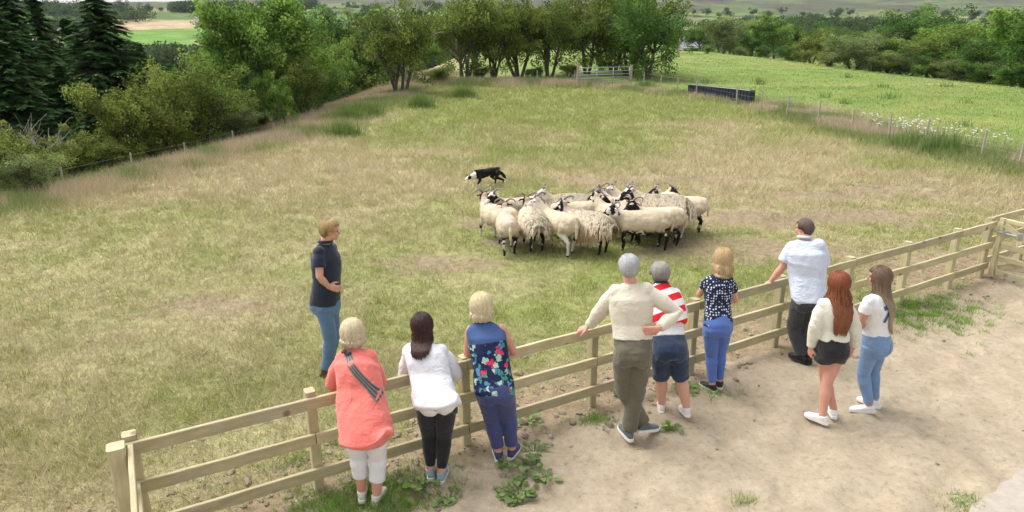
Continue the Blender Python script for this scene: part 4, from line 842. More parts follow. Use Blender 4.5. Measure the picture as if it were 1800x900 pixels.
    for s_ in 'LR':
        hj, kn, an, td, lift = legs[s_]; sgx = -1 if s_ == 'L' else 1; mb.ell(P_ + hp * (sgx * hip * .44) - fh * (.06 * dep) - up * .05, (hip * .47, .075, .10), Matrix((hp, fh, up)).transposed(), 14)
        end = b['end']; gl = b.get('gl', .012); r0 = [th + gl, th * .87 + gl, cf * 1.04 + gl, cf * 1.08 + gl, cf * .86 + gl, b.get('hemr', .045)]; pp = [hj, mixv(hj, kn, .5), kn, mixv(kn, an, .3), mixv(kn, an, .62), an]
        if end <= 1: k_ = end; pts = [hj, mixv(hj, kn, k_ * .5), mixv(hj, kn, k_)]; rr_ = [th + gl, th * .93 + gl, b['hemr']]
        else: k_ = end - 1; pts = [hj, mixv(hj, kn, .5), kn, mixv(kn, an, .3 * k_), mixv(kn, an, .65 * k_), mixv(kn, an, k_)]; rr_ = r0
        mb.tube(pts[:-1] + [mixv(pts[-2], pts[-1], .93), pts[-1]], rr_[:-1] + [rr_[-1] * 1.0, rr_[-1] * .97], 16, False)
    me = voxel(mb, .009, 2, 'trousers'); folds(me, b.get('fold', .010), b.get('ff', 9), bu, .9); tro = link(b.get('name', 'trousers'), me, b['mat'], e)
    if b.get('pocket'):
        tb = BVHTree.FromObject(tro, bpy.context.evaluated_depsgraph_get())
        for sgx in (-1, 1):
            mb = MB(); rs = []; c0 = P_ + hp * (sgx * hip * .47) - up * .015
            for iy in range(6):
                row = []
                for ix in range(5):
                    x_ = (ix / 4 - .5) * .115 * (1 - .12 * (iy / 5)); z_ = .05 - iy / 5 * .115 - (.012 * (1 - abs(ix - 2) / 2) if iy == 5 else 0); p = c0 + hp * x_ + up * z_; h = tb.ray_cast(p - fh * .6, fh); row.append((h[0] if h[0] else p) - fh * .005)
                rs.append(row)
            vs = [p for r_ in rs for p in r_] + [p + fh * .008 for r_ in rs for p in r_]; fs_ = [(i * 5 + j, i * 5 + j + 1, i * 5 + j + 6, i * 5 + j + 5) for i in range(5) for j in range(4)]; loop = [0, 1, 2, 3, 4, 9, 14, 19, 24, 29, 28, 27, 26, 25, 20, 15, 10, 5]; fs_ += [(loop[i], loop[(i + 1) % 18], loop[(i + 1) % 18] + 30, loop[i] + 30) for i in range(18)]
            mb.add(vs, fs_); link('pocket', mb.mesh(), b['mat'], tro, False)
    # ---- top
    t = o['top']; mb = MB(); gr = t.get('gr', .018) * .75; torso(mb, gr, t.get('lo', -.02), True, 1, None, t.get('skirt', 0))
    if t.get('lo', -.02) < .0:
        for sgx in (-1, 1): mb.ell(P_ + hp * (sgx * hip * .44) - fh * (.06 * dep) - up * .05 * min(1, -t['lo'] * 12 if 'lo' in t else .3), (hip * .47 + gr * .6, .075 + gr, .10 if t.get('lo', 0) < -.08 else .05), Matrix((hp, fh, up)).transposed(), 14)
    se = t.get('sleeve', 1); sr = t.get('sr', .016)
    for s_ in 'LR':
        a, b_, c = arms[s_]; a2 = a + (S_ - a) * .12 - up * .015
        if se == 0: continue
        pts = [a2, mixv(a, b_, .5), b_, mixv(b_, c, .5), c]; rr_ = [ua * 1.0 + sr * .6, ua + sr, fa * 1.05 + sr, fa * .98 + sr, .030 + sr * t.get('cuff', .5)]
        if se <= 1: pts = [a2, mixv(a, b_, se * .5), mixv(a, b_, se)]; rr_ = [ua * 1.0 + sr * .7, ua * 1.02 + sr, ua + sr * 1.2]
        else: k_ = se - 1; pts[3] = mixv(b_, c, k_ * .5); pts[4] = mixv(b_, c, k_)
        mb.tube(pts, rr_, 16, False); mb.ell(a + (S_ - a) * .08 - up * .012, (ua * 1.06 + sr * .85,) * 3, None, 14)
    me = voxel(mb, .009, 3, 'top'); folds(me, t.get('fold', .012), t.get('ff', 7), bu + 3)
    if t.get('curve'):                                   # shirt tail: hem higher at the sides
        c = getco(me); rel = c - np.array(P_); hgt = rel @ np.array(up); sx_ = np.abs(rel @ np.array(hp)) / (hip + gr); wgt = sstep(t['lo'] + .16, t['lo'] - .02, hgt) * (sx_ < 1.4); c[:, 2] += wgt * t['curve'] * np.clip(sx_, 0, 1) ** 2.5; setco(me, c)
    topo = link(t.get('name', 'shirt'), me, t['mat'], e)
    if t.get('collar'):
        mb = MB(); rs = []
        for k in range(17): a = 2 * math.pi * k / 16; q = mixv(S_, N_, .85) + up * .012 + sh * math.cos(a) * .072 + fs * math.sin(a) * .066; rs.append([q, q + up * .024 - (sh * math.cos(a) + fs * math.sin(a)) * .006, q + up * .022 + (sh * math.cos(a) + fs * math.sin(a)) * .004, q + (sh * math.cos(a) + fs * math.sin(a)) * .024 - up * .006])
        mb.rings(rs, False); link('collar', mb.mesh(), t.get('cmat', t['mat']), e)
    # ---- shoes
    for s_ in 'LR':
        hj, kn, an, td, lift = legs[s_]; sc_ = o.get('foot', 1.); z0 = lift; sv = Vector((td.y, -td.x, 0)); dn_ = Vector((0, 0, 1))
        fw_ = (td - dn_ * (lift * 4.2)).normalized() if lift else td; uu = sv.cross(fw_); uu = uu if uu.z > 0 else -uu; base = an - uu * .085 + fw_ * .0
        SM = Matrix((sv, fw_, uu)).transposed(); mb = MB(); Q = lambda x, y, z: base + SM @ (Vector((x, y, z)) * sc_)
        mb.loft([(Q(0, -.062, .040), SM.col[0], SM.col[2], .024, .022), (Q(0, -.045, .046), SM.col[0], SM.col[2], .033, .038), (Q(0, 0, .048), SM.col[0], SM.col[2], .037, .044), (Q(0, .05, .044), SM.col[0], SM.col[2], .041, .036), (Q(0, .10, .036), SM.col[0], SM.col[2], .045, .026), (Q(0, .15, .031), SM.col[0], SM.col[2], .040, .020), (Q(0, .180, .028), SM.col[0], SM.col[2], .024, .013)], 16, 2.4)
        mb.tube([Q(0, -.012, .05), Q(0, -.012, .088)], [.042 * sc_, .043 * sc_], 14, False)
        so_ = link('shoe', voxel(mb, .006, 3, 'shoe'), o['shoe'], e)
        mb = MB(); mb.rings([[Q(x * (.0 + k), y, z) for x, y in ((0, -.078), (.022, -.072), (.036, -.04), (.037, 0), (.042, .06), (.047, .11), (.040, .16), (.022, .187), (0, .193), (-.022, .187), (-.040, .16), (-.047, .11), (-.042, .06), (-.037, 0), (-.036, -.04), (-.022, -.072))] for k, z in ((1, .001), (1.03, .012), (1, .028))])
        link('sole', mb.mesh(), o.get('sole', m_rubber), so_, False)
    # ---- hair
    h = o['hair']; mb = MB(); c1 = h['c']; c2 = h.get('c2', c1); mb.col = tuple(q * .7 for q in c1); mb.ell(hd(0, -.020, .022), Vector((.080, .094, .094)) * hs_ * h.get('cap', 1), M, 18)
    if h.get('nape'): mb.ell(hd(0, -.050, -.035), Vector((.062, .055, .060)) * hs_, M, 14)
    locks(mb, hd(0, 0, .012), M, h['L'], hs_ * h.get('r', 1.03), rnd, c1, c2, int(h.get('n', 420) * 2.4), h.get('wave', 0), h.get('face', 62), h.get('flick', 0), h.get('spread', .35), wid=h.get('w', .008) * .56, conv=h.get('conv', 0), shift=h.get('shift', 0), fs=fs, bv=BVHTree.FromObject(topo, bpy.context.evaluated_depsgraph_get()))
    hairo = link('hair', mb.mesh(), m_hair, e); 
    return e, dict(J=J, S=S_, P=P_, N=N_, H=H_, sh=sh, fs=fs, fm=fm, hp=hp, fh=fh, ax=ax, top=topo, O=O, Y0=Y0, M=M, hd=hd, che=che, shw=shw, wst=wst, dep=dep, arms=arms)
def mix_(a, b, t): return a * (1 - t) + b * t
# --- clothes materials
def dots_mat():
    m, n, b = newmat('navy_dots'); v = N(n, 'ShaderNodeTexVoronoi', feature='F1'); v.inputs['Scale'].default_value = 34; v.inputs['Randomness'].default_value = .35; n.links.new(objco(n), v.inputs['Vector'])
    n.links.new(ramp(n, v.outputs['Distance'], ((.30, (.62, .68, .78)), (.36, (.008, .014, .05)))), b.inputs['Base Color']); b.inputs['Roughness'].default_value = .9; return m
def floral_mat():
    m, n, b = newmat('floral_print'); co = objco(n); ns = noise(n, 9, 4, co); wv_ = mix(n, co, ns.outputs['Color'], .12)
    v = N(n, 'ShaderNodeTexVoronoi', feature='F1'); v.inputs['Scale'].default_value = 26; n.links.new(wv_, v.inputs['Vector']); w_ = N(n, 'ShaderNodeSeparateColor'); n.links.new(v.outputs['Color'], w_.inputs[0])
    pal = ramp(n, w_.outputs[0], ((0, (.006, .012, .06)), (.36, (.05, .32, .22)), (.50, (.45, .62, .55)), (.60, (.008, .02, .09)), (.80, (.75, .04, .12)), (.88, (.10, .25, .45))), 'CONSTANT')
    v2 = N(n, 'ShaderNodeTexVoronoi', feature='DISTANCE_TO_EDGE'); v2.inputs['Scale'].default_value = 26; n.links.new(wv_, v2.inputs['Vector'])
    c = mix(n, (.006, .012, .05), pal, ramp(n, v2.outputs[0], ((.03, 0), (.07, 1))))
    v3 = N(n, 'ShaderNodeTexVoronoi', feature='F1'); v3.inputs['Scale'].default_value = 7.5; n.links.new(wv_, v3.inputs['Vector']); c = mix(n, (.78, .03, .12), c, ramp(n, v3.outputs[0], ((.20, 0), (.24, 1))))
    sp = N(n, 'ShaderNodeSeparateXYZ'); n.links.new(co, sp.inputs[0]); y_ = N(n, 'ShaderNodeAttribute', attribute_name='yoke')
    c = mix(n, c, (.055, .105, .26), y_.outputs['Fac']); n.links.new(c, b.inputs['Base Color']); b.inputs['Roughness'].default_value = .85; return m
def stripe_mat():
    m, n, b = newmat('red_white_stripes'); a = attr(n, 'stripe', 'Fac'); f = math_(n, 'FRACT', a); c = ramp(n, f, ((0, (.80, .78, .76)), (.5, (.72, .012, .03))), 'CONSTANT'); n.links.new(c, b.inputs['Base Color']); b.inputs['Roughness'].default_value = .9; bump(n, b, noise(n, 160, 2, objco(n)).outputs[0], .3, .004); return m
def strap_mat():
    m, n, b = newmat('woven_strap'); a = attr(n, 'st', 'Vector'); mp = N(n, 'ShaderNodeMapping'); mp.inputs['Rotation'].default_value = (0, 0, R(45)); n.links.new(a, mp.inputs[0]); ck = N(n, 'ShaderNodeTexChecker'); ck.inputs['Scale'].default_value = 4.5; n.links.new(mp.outputs[0], ck.inputs['Vector']); ck.inputs[1].default_value = (.02, .02, .02, 1); ck.inputs[2].default_value = (.20, .18, .17, 1); n.links.new(ck.outputs[0], b.inputs['Base Color']); return m
CL = dict(coral=cloth('coral_linen', (.80, .185, .150), .10, 9, bmp=.6), white=cloth('white_cotton', (.74, .74, .78), .05, 6, bmp=.5), whitetee=cloth('white_jersey', (.78, .77, .78), .04), cream=cloth('cream_knit', (.68, .62, .50), .06, 8, fine=320), blouse=cloth('ivory_blouse', (.74, .72, .62), .05, 7, bmp=.5),
    paleshirt=cloth('pale_blue_shirt', (.62, .68, .80), .05, 6, bmp=.5), polo=cloth('navy_polo', (.010, .016, .040), .2), black=cloth('black_leggings', (.008, .008, .010), .2), blackden=cloth('black_denim', (.010, .010, .012), .2), jeans=cloth('blue_denim', (.10, .19, .33), .28, 7, fine=400), lightjean=cloth('light_blue_denim', (.17, .28, .47), .25, 7), cobalt=cloth('bright_blue_denim', (.085, .16, .46), .12, 6), navy=cloth('navy_chino', (.050, .060, .18), .12), dkdenim=cloth('dark_denim_shorts', (.018, .038, .085), .3, 8), olive=cloth('olive_trousers', (.125, .115, .075), .15, 6), char=cloth('charcoal_trousers', (.035, .036, .040), .15), whitej=cloth('white_capri', (.76, .76, .78), .04), dots=dots_mat(), floral=floral_mat(), stripes=stripe_mat(), strap=strap_mat())
SH = dict(white=plain('white_shoe', (.78, .77, .75), .6), stone=plain('stone_shoe', (.62, .58, .50), .7), blue=plain('pale_blue_trainer', (.24, .33, .38), .7), navy=plain('navy_trainer', (.04, .05, .13), .7), grey=plain('grey_walking_shoe', (.12, .145, .15), .8), black=plain('black_shoe', (.015, .015, .017), .6), brown=plain('brown_boot', (.10, .045, .02), .6), pinkw=plain('white_pink_trainer', (.75, .66, .64), .7)); tan_sole = plain('tan_sole', (.36, .14, .06), .7)
BL, BR = dict, dict
# 1 coral tunic
p1, i1 = person(dict(base=(650, 880), label='woman in a long coral tunic with a patterned strap across her back', skin='pink', w=(.205, .175, .175, 1.15), face=0, pitch=-14, J=dict(shL=(601, 630, .26), shR=(650, 629, .26), neck=(623, 604, .30), head=(620, 585, .35), pel=(640, 736, -.03), elL=(586, 676, .32), elR=(668, 672, .34), wrL=(600, 690, .56), wrR=(650, 676, .56)),
    ankL=(636, 862, 0), ankR=(662, 869, 0), toeL=-12, toeR=10, arm=(.052, .042), leg=(.092, .060), top=dict(name='tunic', mat=CL['coral'], gr=.034, lo=-.25, skirt=.014, curve=.13, sleeve=1.35, sr=.022, fold=.020, ff=6), bottom=dict(mat=CL['whitej'], end=1.62, hemr=.066, gl=.014), shoe=SH['stone'], hair=dict(c=(.56, .47, .30), c2=(.62, .54, .36), L=.035, n=520, nape=1, face=60, r=1.02, w=.009), hs=1.04))
# 2 white shirt dark hair
p2, i2 = person(dict(base=(765, 840), label='woman in a loose white shirt and black leggings with long dark brown hair', skin='fair', w=(.188, .165, .170, 1.1), face=0, pitch=-12, J=dict(shL=(721, 617, .24), shR=(775, 616, .24), neck=(746, 597, .27), head=(742, 573, .33), pel=(766, 703, -.05), elL=(712, 668, .30), elR=(800, 660, .32), wrL=(733, 668, .54), wrR=(782, 656, .54)),
    ankL=(757, 824, 0), ankR=(776, 829, 0), toeL=-8, toeR=6, leg=(.098, .060), top=dict(mat=CL['white'], gr=.030, lo=-.11, skirt=.01, curve=.07, sleeve=1.75, sr=.022, fold=.020, ff=6), bottom=dict(name='leggings', mat=CL['black'], end=1.88, hemr=.044, gl=.006, gr=.008, fold=.004), shoe=SH['blue'], hair=dict(c=(.035, .018, .014), c2=(.075, .038, .028), L=.27, conv=.22, n=520, face=70, spread=.2, wave=.004, r=1.05)))
# 3 floral
p3, i3 = person(dict(base=(888, 803), label='woman with a blonde bob in a sleeveless floral top and navy trousers', skin='pink', w=(.178, .165, .168, 1.1), face=0, pitch=-10, J=dict(shL=(828, 580, .14), shR=(880, 578, .14), neck=(848, 562, .16), head=(846, 538, .20), pel=(870, 684, -.05), elL=(822, 625, .24), elR=(903, 619, .22), wrL=(845, 626, .50), wrR=(885, 622, .48)),
    ankL=(876, 793, 0), ankR=(900, 789, 0), toeL=-8, toeR=20, arm=(.050, .040), leg=(.092, .060), top=dict(name='sleeveless_top', mat=CL['floral'], gr=.024, lo=-.04, sleeve=0, fold=.014), bottom=dict(mat=CL['navy'], pocket=1, end=1.86, hemr=.058, gl=.012), shoe=SH['navy'], hair=dict(c=(.58, .47, .27), c2=(.68, .60, .42), L=.055, n=560, nape=1, face=62, r=1.07, w=.009, flick=.0, spread=.25), hs=1.04))
# 4 grey man
p4, i4 = person(dict(base=(1112, 768), label='grey haired man in a cream jumper standing with crossed legs, hand on hip', skin='pink', w=(.170, .178, .195, 1.1), face=2, pitch=-8, J=dict(shL=(1081, 512, .12), shR=(1137, 509, .08), neck=(1107, 490, .12), head=(1105, 469, .14), pel=(1112, 618, -.04), elL=(1058, 545, .22), elR=(1190, 551, .02), wrL=(1034, 574, .32), wrR=(1158, 577, -.16)),
    ankL=(1133, 745, .04), ankR=(1105, 757, 0), knL=(-.13, .03, 0), knR=(.03, .04, 0), toeL=60, toeR=-15, arm=(.056, .044), leg=(.092, .062), hdL=(-.7, .3, -.35), hdR=(-.6, .05, -.2), pnR=(0, 1, .1), thR=1, top=dict(name='jumper', mat=CL['cream'], gr=.026, lo=.03, sleeve=1.93, sr=.022, fold=.018, ff=6), bottom=dict(mat=CL['olive'], end=1.95, hemr=.068, gl=.020, fold=.018), shoe=SH['grey'], hair=dict(c=(.42, .42, .42), c2=(.50, .50, .50), L=.0, n=700, nape=1, face=60, r=1.0, w=.006), neckw=1.15, foot=1.12, hands=1.12, hs=1.03))
# 5 striped jumper
p5, i5 = person(dict(base=(1183, 726), label='short grey haired woman with a red and white striped jumper over her shoulders', skin='fair', w=(.175, .168, .168, 1.1), face=0, pitch=-12, J=dict(shL=(1146, 515, .22), shR=(1188, 514, .24), neck=(1162, 500, .25), head=(1160, 481, .31), pel=(1177, 613, -.06), elL=(1148, 555, .30), elR=(1201, 556, .32), wrL=(1162, 552, .54), wrR=(1186, 548, .54)),
    ankL=(1163, 710, 0), ankR=(1207, 716, .03), toeL=10, toeR=-4, arm=(.046, .038), leg=(.092, .064), top=dict(name='top', mat=CL['whitetee'], gr=.016, lo=.02, sleeve=.8, fold=.010), bottom=dict(name='shorts', mat=CL['dkdenim'], pocket=1, end=.98, hemr=.092, gl=.02, fold=.012), shoe=SH['pinkw'], sole=m_rubber, hair=dict(c=(.30, .28, .25), c2=(.22, .20, .18), L=.0, n=620, nape=1, face=60, r=1.05, w=.008), hs=1.02))
# 6 dotted top
p6, i6 = person(dict(base=(1254, 682), label='woman with fair shoulder length hair in a navy dotted top and bright blue jeans', skin='fair', w=(.165, .140, .158, 1.0), face=-12, pitch=-8, J=dict(shL=(1245, 492, .08), shR=(1283, 492, .10), neck=(1267, 478, .12), head=(1270, 455, .15), pel=(1261, 572, -.03), elL=(1229, 518, .20), elR=(1293, 528, .24), wrL=(1235, 512, .32), wrR=(1270, 530, .44)),
    ankL=(1252, 675, 0), ankR=(1265, 669, 0), toeL=-28, toeR=8, knL=(.02, .03, 0), hdL=(.6, .6, .1), arm=(.043, .035), leg=(.086, .054), top=dict(mat=CL['dots'], gr=.014, lo=-.0, sleeve=.5, sr=.012, fold=.008), bottom=dict(name='jeans', mat=CL['cobalt'], pocket=1, end=1.93, hemr=.044, gl=.006, gr=.008, fold=.006), shoe=SH['black'], hair=dict(c=(.40, .27, .13), c2=(.60, .45, .26), L=.12, n=520, face=66, r=1.08, spread=.4, w=.009)))
# 7 pale shirt man
p7, i7 = person(dict(base=(1418, 634), label='man in a pale blue short sleeved shirt with his hand on the fence', skin='pink', w=(.172, .195, .205, 1.2), face=-38, pitch=-6, J=dict(shL=(1392, 434, .14), shR=(1438, 430, .02), neck=(1415, 416, .12), head=(1413, 402, .17), pel=(1421, 527, -.03), elL=(1376, 469, .16), elR=(1449, 475, .12), wrL=(1354, 495, .22), wrR=(1436, 500, .34)),
    ankL=(1410, 625, 0), ankR=(1422, 625, 0), toeL=-20, toeR=12, knL=(-.05, .06, 0), arm=(.056, .046), leg=(.096, .064), hdL=(-.45, .3, -.5), top=dict(mat=CL['paleshirt'], gr=.030, lo=-.01, curve=.03, sleeve=.72, sr=.026, fold=.018, ff=6, collar=1), bottom=dict(mat=CL['char'], end=1.95, hemr=.072, gl=.022, fold=.016), shoe=SH['black'], sole=SH['black'], hair=dict(c=(.13, .095, .08), L=.0, n=520, nape=1, face=66, r=.99, w=.005), neckw=1.2, foot=1.12, hands=1.15))
# 8 red hair
p8, i8 = person(dict(base=(1455, 733), label='young woman with long red hair in an ivory blouse and black shorts', skin='pink', w=(.158, .130, .155, 1.0), face=-18, pitch=-4, J=dict(shL=(1450, 533, 0), shR=(1490, 533, .02), neck=(1472, 518, .02), head=(1473, 498, .05), pel=(1463, 612, 0), elL=(1434, 573, 0), elR=(1502, 574, .05), wrL=(1425, 611, .06), wrR=(1500, 610, .08)),
    ankL=(1466, 719, 0), ankR=(1446, 730, 0), toeL=12, toeR=-38, knL=(-.03, .04, 0), knR=(-.02, .0, 0), arm=(.040, .033), leg=(.086, .054), hdL=(.05, .1, -1), hdR=(-.1, .1, -1), pnL=(1, .2, 0), pnR=(-1, .2, 0), top=dict(name='blouse', mat=CL['blouse'], gr=.026, lo=.06, sleeve=1.94, sr=.026, cuff=.3, fold=.018, ff=7), bottom=dict(name='shorts', mat=CL['blackden'], end=.30, hemr=.105, gl=.016, fold=.012), shoe=SH['white'], hair=dict(c=(.20, .055, .025), c2=(.27, .11, .055), L=.42, conv=.42, n=600, face=60, r=1.07, wave=.012, spread=.45, w=.009)))
# 9 long ombre hair
p9, i9 = person(dict(base=(1532, 718), label='young woman in a white T shirt with a blue 7 and light jeans', skin='tan', w=(.155, .135, .150, 1.05), face=-48, pitch=-6, yaw=-35, J=dict(shL=(1527, 528, -.06), shR=(1560, 528, .12), neck=(1546, 513, .06), head=(1545, 488, .06), pel=(1538, 603, .02), elL=(1514, 566, -.04), elR=(1556, 566, .22), wrL=(1522, 583, .18), wrR=(1530, 575, .22)),
    ankL=(1528, 712, 0), ankR=(1538, 702, 0), toeL=-80, toeR=-35, knL=(-.03, .05, 0), arm=(.043, .036), leg=(.088, .054), top=dict(name='t_shirt', mat=CL['whitetee'], gr=.014, lo=.02, sleeve=.55, sr=.016, fold=.008), bottom=dict(name='jeans', mat=CL['lightjean'], pocket=1, end=1.93, hemr=.046, gl=.007, gr=.009, fold=.006), shoe=SH['white'], hair=dict(c=(.12, .075, .05), c2=(.42, .33, .22), L=.50, conv=.85, shift=.07, n=600, face=58, r=1.07, wave=.004, spread=.1, w=.009), hipside=(.85, .5, 0)))
# 10 farmer
p10, i10 = person(dict(base=(575, 656), grp=0, label='fair haired man in navy polo shirt standing alone in the pasture', skin='fair', w=(.155, .160, .178, 1.28), face=84, pitch=-14, yaw=60, J=dict(shL=(583, 434, .15), shR=(560, 442, -.13), neck=(572, 424, 0), head=(581, 405, 0), pel=(574, 532, 0), elL=(556, 478, .30), elR=(562, 487, -.22), wrL=(584, 500, .22), wrR=(578, 504, -.15)),
    ankL=(578, 640, 0), ankR=(574, 649, 0), toeL=70, toeR=84, knL=(.03, 0, 0), knR=(.04, 0, 0), arm=(.050, .042), leg=(.086, .056), hdR=(.75, .3, -.35), pnR=(.0, 1, -.1), thR=1, top=dict(name='polo_shirt', mat=CL['polo'], gr=.020, lo=-.02, sleeve=.62, sr=.020, fold=.012, collar=1), bottom=dict(name='jeans', mat=CL['jeans'], pocket=1, end=1.95, hemr=.062, gl=.014, fold=.012), shoe=SH['brown'], sole=SH['brown'], hair=dict(c=(.40, .27, .12), c2=(.46, .32, .15), L=.0, n=520, nape=1, face=52, r=1.06, w=.008), neckw=1.1, foot=1.1, hands=1.1))
# --- details on single people
c = getco(i3['top'].data); up = i3['ax'].normalized(); tt = (c - np.array(i3['P'])) @ np.array(up) / i3['ax'].length
i3['top'].data.attributes.new('yoke', 'FLOAT', 'POINT').data.foreach_set('value', sstep(.785, .79, tt).astype(np.float32))
bv = BVHTree.FromObject(i1['top'], bpy.context.evaluated_depsgraph_get())
L_, R_, F_, SV = [], [], [], []; a0 = px(603, 615, i1['Y0'] + .2) - i1['O']; a1 = px(672, 692, i1['Y0'] + .05) - i1['O']; tv = (a1 - a0); nrm = Vector((tv.z, 0, -tv.x)).normalized() * .028; rs = []
for k in range(31):
    p = mixv(a0, a1, k / 30); row = []
    for s_ in (-1, 1):
        q = p + nrm * s_; h = bv.ray_cast(Vector((q.x, q.y - 1.2, q.z)), Vector((0, 1, 0))); yy = (h[0].y if h[0] else q.y) - .007; row.append(Vector((q.x, yy, q.z)))
    rs.append([row[0], row[1], row[1] + Vector((0, .012, 0)), row[0] + Vector((0, .012, 0))])
mb = MB(); mb.rings(rs); me = mb.mesh(); st = np.array([[k * .5, (0, 1, 1, 0)[j] * 1., 0] for k in range(31) for j in range(4)], np.float32); me.attributes.new('st', 'FLOAT_VECTOR', 'POINT').data.foreach_set('vector', st.ravel()); link('bag_strap', me, CL['strap'], p1, False)
# sunglasses on the first woman's head
mb = MB(); hd = i1['hd']; mb.tube([hd(-.086, -.02, .05), hd(-.05, .03, .112), hd(0, .04, .122), hd(.05, .03, .112), hd(.086, -.02, .05)], .006, 6); link('sunglasses', mb.mesh(), SH['black'], p1)
# striped jumper draped over shoulders
J = i5; mb = MB(); up = J['ax'].normalized(); L = J['ax'].length; mb.loft([(J['P'] + up * L * (.44) - J['fs'] * .02, J['sh'], J['fs'], J['shw'] + .035, .135), (J['P'] + up * L * .62 - J['fs'] * .012, J['sh'], J['fs'], J['shw'] + .045, .145), (J['P'] + up * L * .82, J['sh'], J['fs'], J['shw'] + .035, .14), (J['P'] + up * L * .96, J['sh'], J['fs'], J['shw'] + .005, .115), (J['P'] + up * (L + .03), J['sh'], J['fs'], J['shw'] * .72, .09), (J['N'] + up * .0, J['sh'], J['fs'], .072, .068)], 28, 2.6)
me = voxel(mb, .010, 3); folds(me, .02, 6, 4); c = getco(me) - np.array(J['P']); zz = c @ np.array(up) + c @ np.array(J['sh']) * -.30; me.attributes.new('stripe', 'FLOAT', 'POINT').data.foreach_set('value', (zz / .15 + .35).astype(np.float32)); link('draped_jumper', me, CL['stripes'], p5)
mb = MB(); rs = []
for k in range(17): a = 2 * math.pi * k / 16; q = J['N'] + up * .004; w_ = J['sh'] * math.cos(a) + J['fs'] * math.sin(a); rs.append([q + w_ * .066, q + w_ * .062 + up * .03, q + w_ * .07 + up * .028, q + w_ * .088 - up * .004])
mb.rings(rs, False); link('collar', mb.mesh(), CL['polo'], p5)
# big 7 on the back of the T shirt
tc = bpy.data.curves.new('seven', 'FONT'); tc.body = '7'; tc.size = .24; tc.extrude = .0; tc.offset = .008; to = bpy.data.objects.new('t', tc); COL.objects.link(to)
me = bpy.data.meshes.new_from_object(to.evaluated_get(bpy.context.evaluated_depsgraph_get())); bpy.data.objects.remove(to)
import bmesh
bm = bmesh.new(); bm.from_mesh(me); bmesh.ops.triangulate(bm, faces=bm.faces[:]); 
for _ in range(3): bmesh.ops.subdivide_edges(bm, edges=[e_ for e_ in bm.edges if e_.calc_length() > .02], cuts=1); bmesh.ops.triangulate(bm, faces=bm.faces[:])
cen = px(1543, 545, i9['Y0'] + .04) - i9['O']; vw = -Vector((math.sin(R(-20)), math.cos(R(-20)), 0)); rx = Vector((-vw.y, vw.x, 0)); bv = BVHTree.FromObject(i9['top'], bpy.context.evaluated_depsgraph_get()); print('rx', rx)
for v_ in bm.verts:
    x_, y_ = v_.co.x - .07, v_.co.y - .08; p = cen + rx * x_ + Vector((0, 0, y_)); h = bv.ray_cast(p + vw * 1.0, -vw); v_.co = (h[0] if h[0] else p) + vw * .006
me2 = bpy.data.meshes.new('printed_number'); bm.to_mesh(me2); bm.free(); link('printed_number', me2, plain('blue_print', (.03, .09, .24), .8), p9, False)
mb = MB(); hd = i9['hd']; mb.tube([hd(.03, -.085, .02), hd(-.03, -.095, .02)], .014, 8); link('hair_clip', mb.mesh(), SH['black'], p9)
